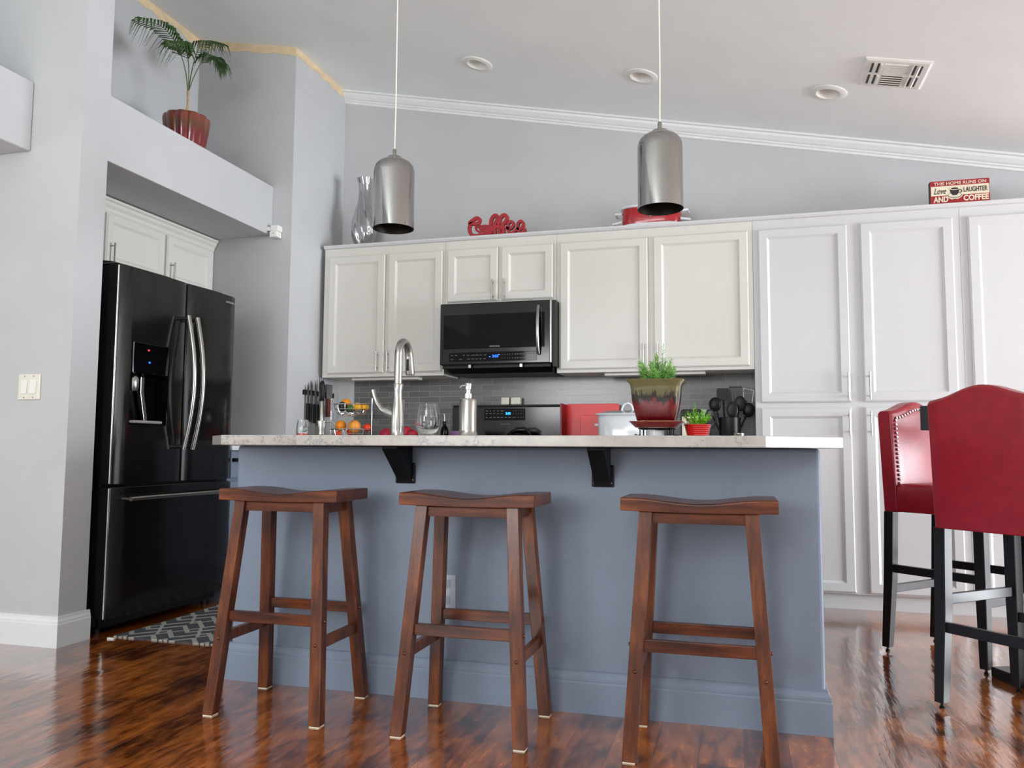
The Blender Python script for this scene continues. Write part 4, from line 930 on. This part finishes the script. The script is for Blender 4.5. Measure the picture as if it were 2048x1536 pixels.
for sx in (-1, 1): b.tube([(rx_+sx*0.058, ry_-0.06, 0.9585), (rx_+sx*0.058, ry_+0.06, 0.9585)], 0.0025, 6)
b.build('stand', BLKMET, t, smooth=True)
tag(B().lathe([(0.026, 0), (0.03, 0.004), (0.031, 0.030), (0.029, 0.031)], (rx_-0.004, ry_, IZ), 24).build('ramekin', CERW, smooth=True), 'small white ramekin under the rosemary pot stand', 'dish')
B().loft([sqr(0.086, z0+0.138, c_), sqr(0.06, z0+0.142, c_)]).build('soil', SOIL, t)
rnd = random.Random(11)
def sprig(b, bs, p, d, L, needle, curve, nn, wid=0.0013):
    p = Vector(p); d = Vector(d).normalized(); pts = [p.copy()]
    for i in range(8):
        d = (d+Vector(curve)*0.12+Vector(((rnd.random()-0.5)*0.08, (rnd.random()-0.5)*0.08, 0.02))).normalized(); p = p+d*L/8; pts.append(p.copy())
    bs.tube(pts, [0.0016*(1-0.7*i/8) for i in range(9)], 5)
    for i in range(nn):
        q = (0.12+0.88*i/nn)*8; j = min(int(q), 7); c = pts[j].lerp(pts[j+1], q-j); dd = (pts[j+1]-pts[j]).normalized()
        a = rnd.random()*6.283; u = dd.cross(Vector((0.3, 0.9, 0.1))).normalized(); v_ = dd.cross(u)
        o_ = (u*math.cos(a)+v_*math.sin(a)+dd*0.75).normalized(); l_ = needle*(0.7+0.5*rnd.random())*(1-0.45*i/nn)
        sd = o_.cross(dd).normalized()*wid; e = c+o_*l_
        vs = [b.bm.verts.new(x) for x in (c-sd*0.5, c+sd*0.5, c+o_*l_*0.5+sd, e, c+o_*l_*0.5-sd)]
        b.bm.faces.new((vs[0], vs[1], vs[2], vs[4])); b.bm.faces.new((vs[4], vs[2], vs[3]))
b, bs = B(), B()
for i in range(46):
    a = rnd.random()*6.283; q = rnd.random()**0.6; x, y = rx_+0.03*q*math.cos(a), ry_+0.03*q*math.sin(a)
    lean = 1.0*q; L = 0.105*(1.1-0.25*q)*(0.6+0.5*rnd.random())
    sprig(b, bs, (x, y, z0+0.138), (math.cos(a)*lean, math.sin(a)*lean, 0.85), L, 0.026, (0, 0, 0.25), 44, 0.0014)
sprig(b, bs, (rx_+0.02, ry_-0.02, z0+0.138), (0.08, 0, 1), 0.155, 0.022, (0.1, 0, 0.2), 46)
sprig(b, bs, (rx_+0.00, ry_, z0+0.138), (-0.05, 0, 1), 0.125, 0.022, (0.1, 0, 0.2), 46)
so = tag(b.build('needles', LEAF2, t), None, None, None, 'stuff'); so.modifiers.new('thick', 'SOLIDIFY').thickness = 0.0006
bs.build('stems', STEM, t)

# small red ribbed pot
qx, qy = -0.152, 3.16
t = thing('potted_herb', 'small bright green plant in a ribbed red pot, right of the rosemary', 'potted plant', (qx, qy, IZ))
pf = [(0.032, 0)]
for i in range(14):
    z = 0.003+i*0.0036; r = 0.034+0.0145*(z/0.052)**0.7; pf.append((r+0.0022*(i % 2), z))
pf += [(0.0485, 0.054), (0.046, 0.054), (0.044, 0.046)]
B().lathe(pf, (qx, qy, IZ), 40).build('pot', pm('ribbed_red_glaze', (206, 30, 26), 0.18, coat=0.5), t, smooth=True)
b, bs = B(), B()
for i in range(26):
    a = rnd.random()*6.283; q = rnd.random()**0.6; lean = 1.0*q
    sprig(b, bs, (qx+0.015*q*math.cos(a), qy+0.015*q*math.sin(a), IZ+0.044), (math.cos(a)*lean, math.sin(a)*lean, 1.0), 0.066*(0.7+0.5*rnd.random()), 0.018, (0, 0, -0.6*q), 14, 0.0032)
sprig(b, bs, (qx-0.004, qy, IZ+0.044), (0, 0, 1), 0.095, 0.014, (0, 0, 0.2), 10, 0.003)
so = tag(b.build('leaves', LEAF3, t), None, None, None, 'stuff'); so.modifiers.new('thick', 'SOLIDIFY').thickness = 0.0006
bs.build('stems', LEAF3, t)

# ---------------------------------------------------------------- on the back worktops
CZ = 0.9205
# two-tier wire fruit basket
t = thing('fruit_basket', 'two-tier chrome wire fruit basket on the back worktop', 'basket', (-2.47, 4.85, CZ))
b = B()
for x in (-2.622, -2.322): b.tube([(x, 4.85, CZ+0.003), (x+0.002 if x < -2.5 else x-0.0, 4.85, 1.205)], 0.004, 8)
b.tube([(-2.622, 4.85, CZ+0.006), (-2.622, 4.78, CZ+0.004), (-2.47, 4.76, CZ+0.004), (-2.322, 4.78, CZ+0.004), (-2.322, 4.85, CZ+0.006)], 0.004, 8)
b.tube([(-2.622, 4.85, CZ+0.006), (-2.622, 4.94, CZ+0.004), (-2.322, 4.94, CZ+0.004), (-2.322, 4.85, CZ+0.006)], 0.004, 8)
for zc, R0, dp in ((1.165, 0.115, 0.075), (1.0, 0.138, 0.068)):
    for k in range(5):
        f = k/4; z = zc-dp*(1-(1-f)**2)**1.0 if k else zc; r = R0*math.sqrt(max(0.05, 1-f**1.7*0.9))
        b.tube([(-2.472+r*math.cos(a), 4.85+r*math.sin(a)*0.8, z) for a in [2*math.pi*i/32 for i in range(33)]], 0.0022 if k else 0.0035, 5)
    for i in range(12):
        a = 2*math.pi*i/12; arc = []
        for k in range(5):
            f = k/4; z = zc-dp*(1-(1-f)**2) if k else zc; r = R0*math.sqrt(max(0.05, 1-f**1.7*0.9)); arc.append((-2.472+r*math.cos(a), 4.85+r*0.8*math.sin(a), z))
        b.tube(arc, 0.0018, 5)
for s_ in (-1, 1): b.tube([(-2.472+s_*0.150, 4.85, 1.195), (-2.472+s_*0.128, 4.85, 1.178), (-2.472+s_*0.115, 4.85, 1.163)], 0.002, 6); b.tube([(-2.472+s_*0.150, 4.85, 1.01), (-2.472+s_*0.136, 4.85, 1.0)], 0.002, 6)
b.build('wire_frame', CHROME, t, smooth=True)
def fruit(name, x, y, z, r, mat, lb, sc=(1, 1, 1), rot=0, grp=None):
    o = B().ball((0, 0, 0), r, 24, sc).build(name, mat, smooth=True); o.location = (x, y, z); o.rotation_euler = (0, 0, rot)
    return tag(o, lb, 'fruit', grp)
fruit('orange', -2.540, 4.84, 1.024, 0.036, ORANGE, 'orange in the lower tier of the fruit basket, at its left')
fruit('grapefruit', -2.438, 4.835, 1.018, 0.043, GRAPEF, 'large pale orange grapefruit in the lower tier of the basket')
fruit('tomato', -2.356, 4.86, 1.012, 0.030, TOMATO, 'bright red-orange tomato at the right of the lower tier', (1, 1, 0.9))
fruit('tomato', -2.53, 4.79, 0.968, 0.024, TOMATO, 'red tomato low at the front left of the lower tier', (1, 1, 0.9))
fruit('tomato', -2.50, 4.905, 0.985, 0.028, TOMATO, 'red tomato behind the orange and the grapefruit', (1, 1, 0.9))
fruit('orange', -2.527, 4.88, 1.170, 0.036, ORANGE, 'orange at the back left of the upper tier')
fruit('avocado', -2.517, 4.81, 1.150, 0.029, AVO, 'dark avocado at the front of the upper tier', (1, 1, 1.1))
fruit('avocado', -2.478, 4.85, 1.134, 0.026, AVO, 'dark avocado in the middle of the upper tier', (1.2, 1, 0.9))
fruit('lime', -2.455, 4.80, 1.138, 0.022, LIME, 'green lime between the avocado and the lemons')
fruit('lemon', -2.420, 4.83, 1.150, 0.026, LEMON, 'yellow lemon in the upper tier, next to the lime', (1.15, 1, 1))
fruit('lemon', -2.385, 4.87, 1.150, 0.025, LEMON, 'yellow lemon at the right rim of the upper tier', (1.1, 1, 1))

# knife strip on the side wall (x = -2.75), handles down
tag(B().box(-2.749, -2.732, 4.70, 5.10, 1.226, 1.258).build('magnetic_knife_strip', BLK, bevel=0.002), 'black magnetic knife strip on the side wall, left of the fruit basket', 'knife holder')
kn = [(4.735, 0.055, 0.11, 'small paring knife, leftmost on the knife strip'), (4.775, 0.085, 0.12, 'narrow knife, second from the left on the knife strip'), (4.83, 0.09, 0.13, 'knife, third from the left on the knife strip'), (4.885, 0.115, 0.145, 'long knife, fourth from the left on the knife strip'), (4.94, 0.12, 0.15, 'wide chef knife near the right of the knife strip')]
for y, up, dn, lb in kn:
    t = thing('knife', lb, 'knife', (-2.728, y, 1.24), 'knives on the magnetic strip')
    B().prism([(y-0.010, 1.17), (y+0.012, 1.17), (y+0.013, 1.22), (y+0.008, 1.24+up*0.6), (y-0.006, 1.24+up), (y-0.010, 1.24+up*0.5)], 'x', -2.7305, -2.7285).build('blade', STEEL, t)
    B().box(-2.737, -2.722, y-0.010, y+0.010, 1.17-dn, 1.17).build('handle', BLK, t, bevel=0.003)
t = thing('honing_steel', 'honing rod in a silver sheath with a black handle up, in front of the knives', 'kitchen tool', (-2.66, 4.80, CZ))
B().lathe([(0.016, 0), (0.0165, 0.01), (0.0165, 0.262), (0.014, 0.268)], (-2.662, 4.80, CZ), 20).build('sheath', NICKEL, t, smooth=True)
B().lathe([(0.018, 0.268), (0.018, 0.275), (0.011, 0.285), (0.013, 0.32), (0.017, 0.36), (0.015, 0.385), (0.012, 0.395), (0.004, 0.402)], (-2.662, 4.80, CZ), 20).build('handle', BLK, t, smooth=True)
t = thing('cleaver', 'broad blade with a reddish wooden handle, right end of the knife strip', 'knife', (-2.728, 5.02, 1.24), 'knives on the magnetic strip')
B().box(-2.7310, -2.7285, 4.985, 5.065, 1.215, 1.315).build('blade', STEEL, t)
B().box(-2.740, -2.720, 5.0, 5.035, 1.09, 1.215).build('handle', WOODRED, t, bevel=0.004)

# oil bottle, produce, plate, boards, slow cooker, crock
t = thing('oil_bottle', 'small dark oil bottle with a metal pourer, right of the wine glass', 'bottle', (-1.887, 5.05, CZ))
B().lathe([(0.024, 0), (0.026, 0.004), (0.026, 0.075), (0.021, 0.095), (0.012, 0.108), (0.0115, 0.133), (0.0125, 0.138)], (-1.887, 5.05, CZ), 24).build('bottle', BLKGL, t, smooth=True)
B().tube([(-1.887, 5.05, CZ+0.137), (-1.887, 5.05, CZ+0.165), (-1.891, 5.05, CZ+0.190)], [0.007, 0.004, 0.004], 8).build('pourer', CHROME, t, smooth=True)
b = B()
for x, y, z, r in ((-2.22, 4.86, 0.966, 0.044), (-2.15, 4.84, 0.968, 0.046), (-2.095, 4.88, 0.975, 0.050), (-2.04, 4.86, 0.962, 0.040)): b.ball((x, y, z), r, 18, (1.1, 1, 0.95))
t = thing('produce', 'red produce bag bulging behind the faucet base', 'food', (-2.13, 4.86, CZ)); b.build('bag', ONION, t, smooth=True)
tag(B().lathe([(0.04, 0), (0.044, 0.003), (0.066, 0.02), (0.075, 0.058), (0.073, 0.059), (0.06, 0.022), (0.035, 0.006)], (-1.66, 4.74, 0.9265), 40).build('bowl', PURP, smooth=True), 'shallow purple dish behind the soap bottle, only its rim in view', 'dish')
def rbox(b, x0, x1, z0, z1, r, y0, y1, n=5):
    p = []
    for cx, cz_, a0 in ((x1-r, z1-r, 0), (x0+r, z1-r, 90), (x0+r, z0+r, 180), (x1-r, z0+r, 270)):
        for i in range(n+1): a = R(a0+90*i/n); p.append((cx+r*math.cos(a), cz_+r*math.sin(a)))
    return b.prism(p, 'y', y0, y1)
o = rbox(B(), -1.074, -0.728, CZ+0.001, 1.170, 0.018, 5.10, 5.114).build('cutting_board', RED, bevel=0.002); tag(o, 'large red cutting board leaning on the backsplash', 'cutting board', 'red cutting boards')
o = rbox(B(), -0.965, -0.70, CZ+0.001, 1.094, 0.018, 5.02, 5.034).build('cutting_board', RED, bevel=0.002); tag(o, 'smaller red cutting board, behind the white slow cooker', 'cutting board', 'red cutting boards')
o = B().box(-1.080, -1.068, 4.95, 5.16, CZ+0.001, 1.166).build('cutting_board', pm('dark_red_board', (120, 16, 24), 0.4), bevel=0.002); tag(o, 'dark red board standing edge-on beside the range', 'cutting board', 'red cutting boards')

t = thing('slow_cooker', 'white slow cooker with a glass lid and looped knob, behind the rosemary', 'slow cooker', (-0.64, 4.82, CZ))
oval(B(), [(-0.01, 0.0), (0, 0.006), (0.004, 0.15), (0, 0.158)], 0.168, 0.125, (-0.64, 4.82, CZ)).build('body', CERW, t, smooth=True)
oval(B(), [(0, 0.157), (0.020, 0.161), (0.022, 0.170), (0.004, 0.174)], 0.168, 0.125, (-0.64, 4.82, CZ)).build('rim', CERW, t, smooth=True)
oval(B(), [(0.0, 0.174), (-0.05, 0.186), (-0.11, 0.192)], 0.168, 0.125, (-0.64, 4.82, CZ)).build('lid', pm('grey_glass_lid', (150, 158, 160), 0.08), t, smooth=True)
B().tube([(-0.64-0.034+0.034*(1-math.cos(a)), 4.82, CZ+0.186+0.048*math.sin(a)) for a in [math.pi*i/10 for i in range(11)]], 0.007, 10).build('knob', CERW, t, smooth=True)
for s_ in (-1, 1): B().tube([(-0.64+s_*0.168, 4.82, CZ+0.105), (-0.64+s_*0.196, 4.82, CZ+0.105)], [0.008, 0.009], 10).build('side_handle', CERW, t, smooth=True)

t = thing('utensil_crock', 'black utensil crock by the pantry', 'utensil holder', (-0.05, 4.93, CZ))
B().lathe([(0.060, 0), (0.062, 0.004), (0.062, 0.15), (0.060, 0.152), (0.057, 0.15), (0.057, 0.01), (0.001, 0.008)], (-0.052, 4.95, CZ), 36, cap=False).build('crock', BLK, t, smooth=True)
def utensil(name, lb, bx, by, tx, ty, tz, head, mat=BLK):
    t = thing(name, lb, 'utensil', (bx, by, CZ+0.02), 'utensils in the black crock')
    B().tube([(bx, by, CZ+0.025), (tx, ty, tz)], 0.0055, 8).build('handle', mat, t, smooth=True)
    b = B(); d = Vector((tx-bx, ty-by, tz-CZ-0.02)).normalized(); c = Vector((tx, ty, tz))+d*0.03
    if head == 'spoon': b.ball(tuple(c), 0.034, 22, (0.95, 0.22, 1.35))
    elif head == 'ladle': b.ball(tuple(c), 0.036, 22, (1, 0.45, 1.2))
    elif head == 'turner': rbox(b, c.x-0.036, c.x+0.036, c.z-0.035, c.z+0.042, 0.01, c.y-0.003, c.y+0.003)
    elif head == 'slotted':
        for k in range(5): b.box(c.x-0.036+k*0.0155, c.x-0.026+k*0.0155, c.y-0.002, c.y+0.002, c.z-0.03, c.z+0.045)
        b.box(c.x-0.036, c.x+0.036, c.y-0.002, c.y+0.002, c.z-0.04, c.z-0.03); b.box(c.x-0.036, c.x+0.036, c.y-0.002, c.y+0.002, c.z+0.04, c.z+0.05)
    elif head == 'masher':
        b.tube([(c.x-0.028, c.y, c.z-0.02), (c.x-0.026, c.y, c.z+0.045), (c.x+0.03, c.y, c.z+0.03), (c.x+0.022, c.y, c.z-0.04)], 0.0035, 6)
    elif head == 'ring':
        b.tube([(c.x+0.03*math.cos(a), c.y, c.z-0.045+0.055*math.sin(a)) for a in [2*math.pi*i/20 for i in range(21)]], 0.004, 6)
    b.build('head', mat, t, smooth=True)
utensil('spatula', 'black turner at the back left of the crock', -0.075, 4.96, -0.088, 4.99, 1.178, 'turner')
utensil('ladle', 'round black ladle at the left of the crock', -0.085, 4.94, -0.128, 4.94, 1.120, 'ladle')
utensil('cooking_spoon', 'black spoon at the front of the crock', -0.052, 4.92, -0.040, 4.90, 1.085, 'spoon')
utensil('cooking_spoon', 'black spoon leaning right in the crock', -0.03, 4.95, 0.004, 4.96, 1.125, 'spoon')
utensil('ladle', 'black ladle lowest at the right of the crock', -0.02, 4.95, 0.045, 4.97, 1.090, 'ladle')
utensil('slotted_spatula', 'grey slotted turner standing highest in the crock', -0.045, 4.98, -0.020, 5.03, 1.185, 'slotted', pm('grey_nylon', (84, 82, 80), 0.5))
utensil('masher', 'steel-headed masher leaning right in the crock', -0.02, 4.96, 0.048, 4.99, 1.175, 'masher', STEEL)
utensil('whisk', 'thin black wire loop at the left of the crock', -0.09, 4.93, -0.15, 4.91, 1.08, 'ring')
tag(B().lathe([(0.026, 0), (0.028, 0.003), (0.028, 0.038), (0.029, 0.040), (0.029, 0.054), (0.027, 0.056)], (-0.0, 4.76, CZ), 24).build('small_jar', NICKEL, smooth=True), 'short metal-lidded jar in front of the utensil crock', 'jar')
# HOME block sign and black board behind the small plant
o = rbox(B(), -0.345, -0.215, CZ+0.001, 1.128, 0.02, 5.05, 5.07).build('trivet', BLK, bevel=0.003); tag(o, 'black rounded board behind the small green plant', 'board')
tag(B().box(-0.216, -0.186, 4.95, 4.985, CZ+0.001, 1.122).build('plank_sign', pm('whitewashed_plank', (186, 184, 186), 0.7, var=0.1, scale=30, sc=(8, 1, 1))), 'narrow whitewashed plank standing behind the small green plant', 'sign')
t = thing('block_sign', 'cream block sign with black letters spelling HOME, behind the small plant', 'sign', (-0.26, 4.9, CZ))
B().box(-0.325, -0.195, 4.88, 4.905, CZ+0.001, 1.075).build('block', CREAM, t)
text('HOME', 0.10, INK, t, 'lettering', (-0.314, 4.879, 1.020), Xd, Zd, height=0.026)

# ---------------------------------------------------------------- rug
b = B(); n = 14
rows = []
for i in range(n+1):
    x = -2.80+0.60*i/n
    rows.append([(x, 3.17+1.25*j/20, 0.006+0.004*math.sin(3*x)*math.sin(5*j/20)) for j in range(21)])
vs = [[b.bm.verts.new(p) for p in r] for r in rows]
for i in range(n):
    for j in range(20): b.bm.faces.new((vs[i][j], vs[i+1][j], vs[i+1][j+1], vs[i][j+1]))
o = b.build('rug', RUG); so = o.modifiers.new('thick', 'SOLIDIFY'); so.thickness = 0.006; so.offset = -1
tag(o, 'charcoal and cream zigzag rug on the floor in front of the refrigerator', 'rug')
tag(B().box(-2.80, -2.765, 3.13, 3.142, 0, 0.006).build('paper_scrap', WHITE), 'tiny white scrap on the floor by the refrigerator foot', 'litter')
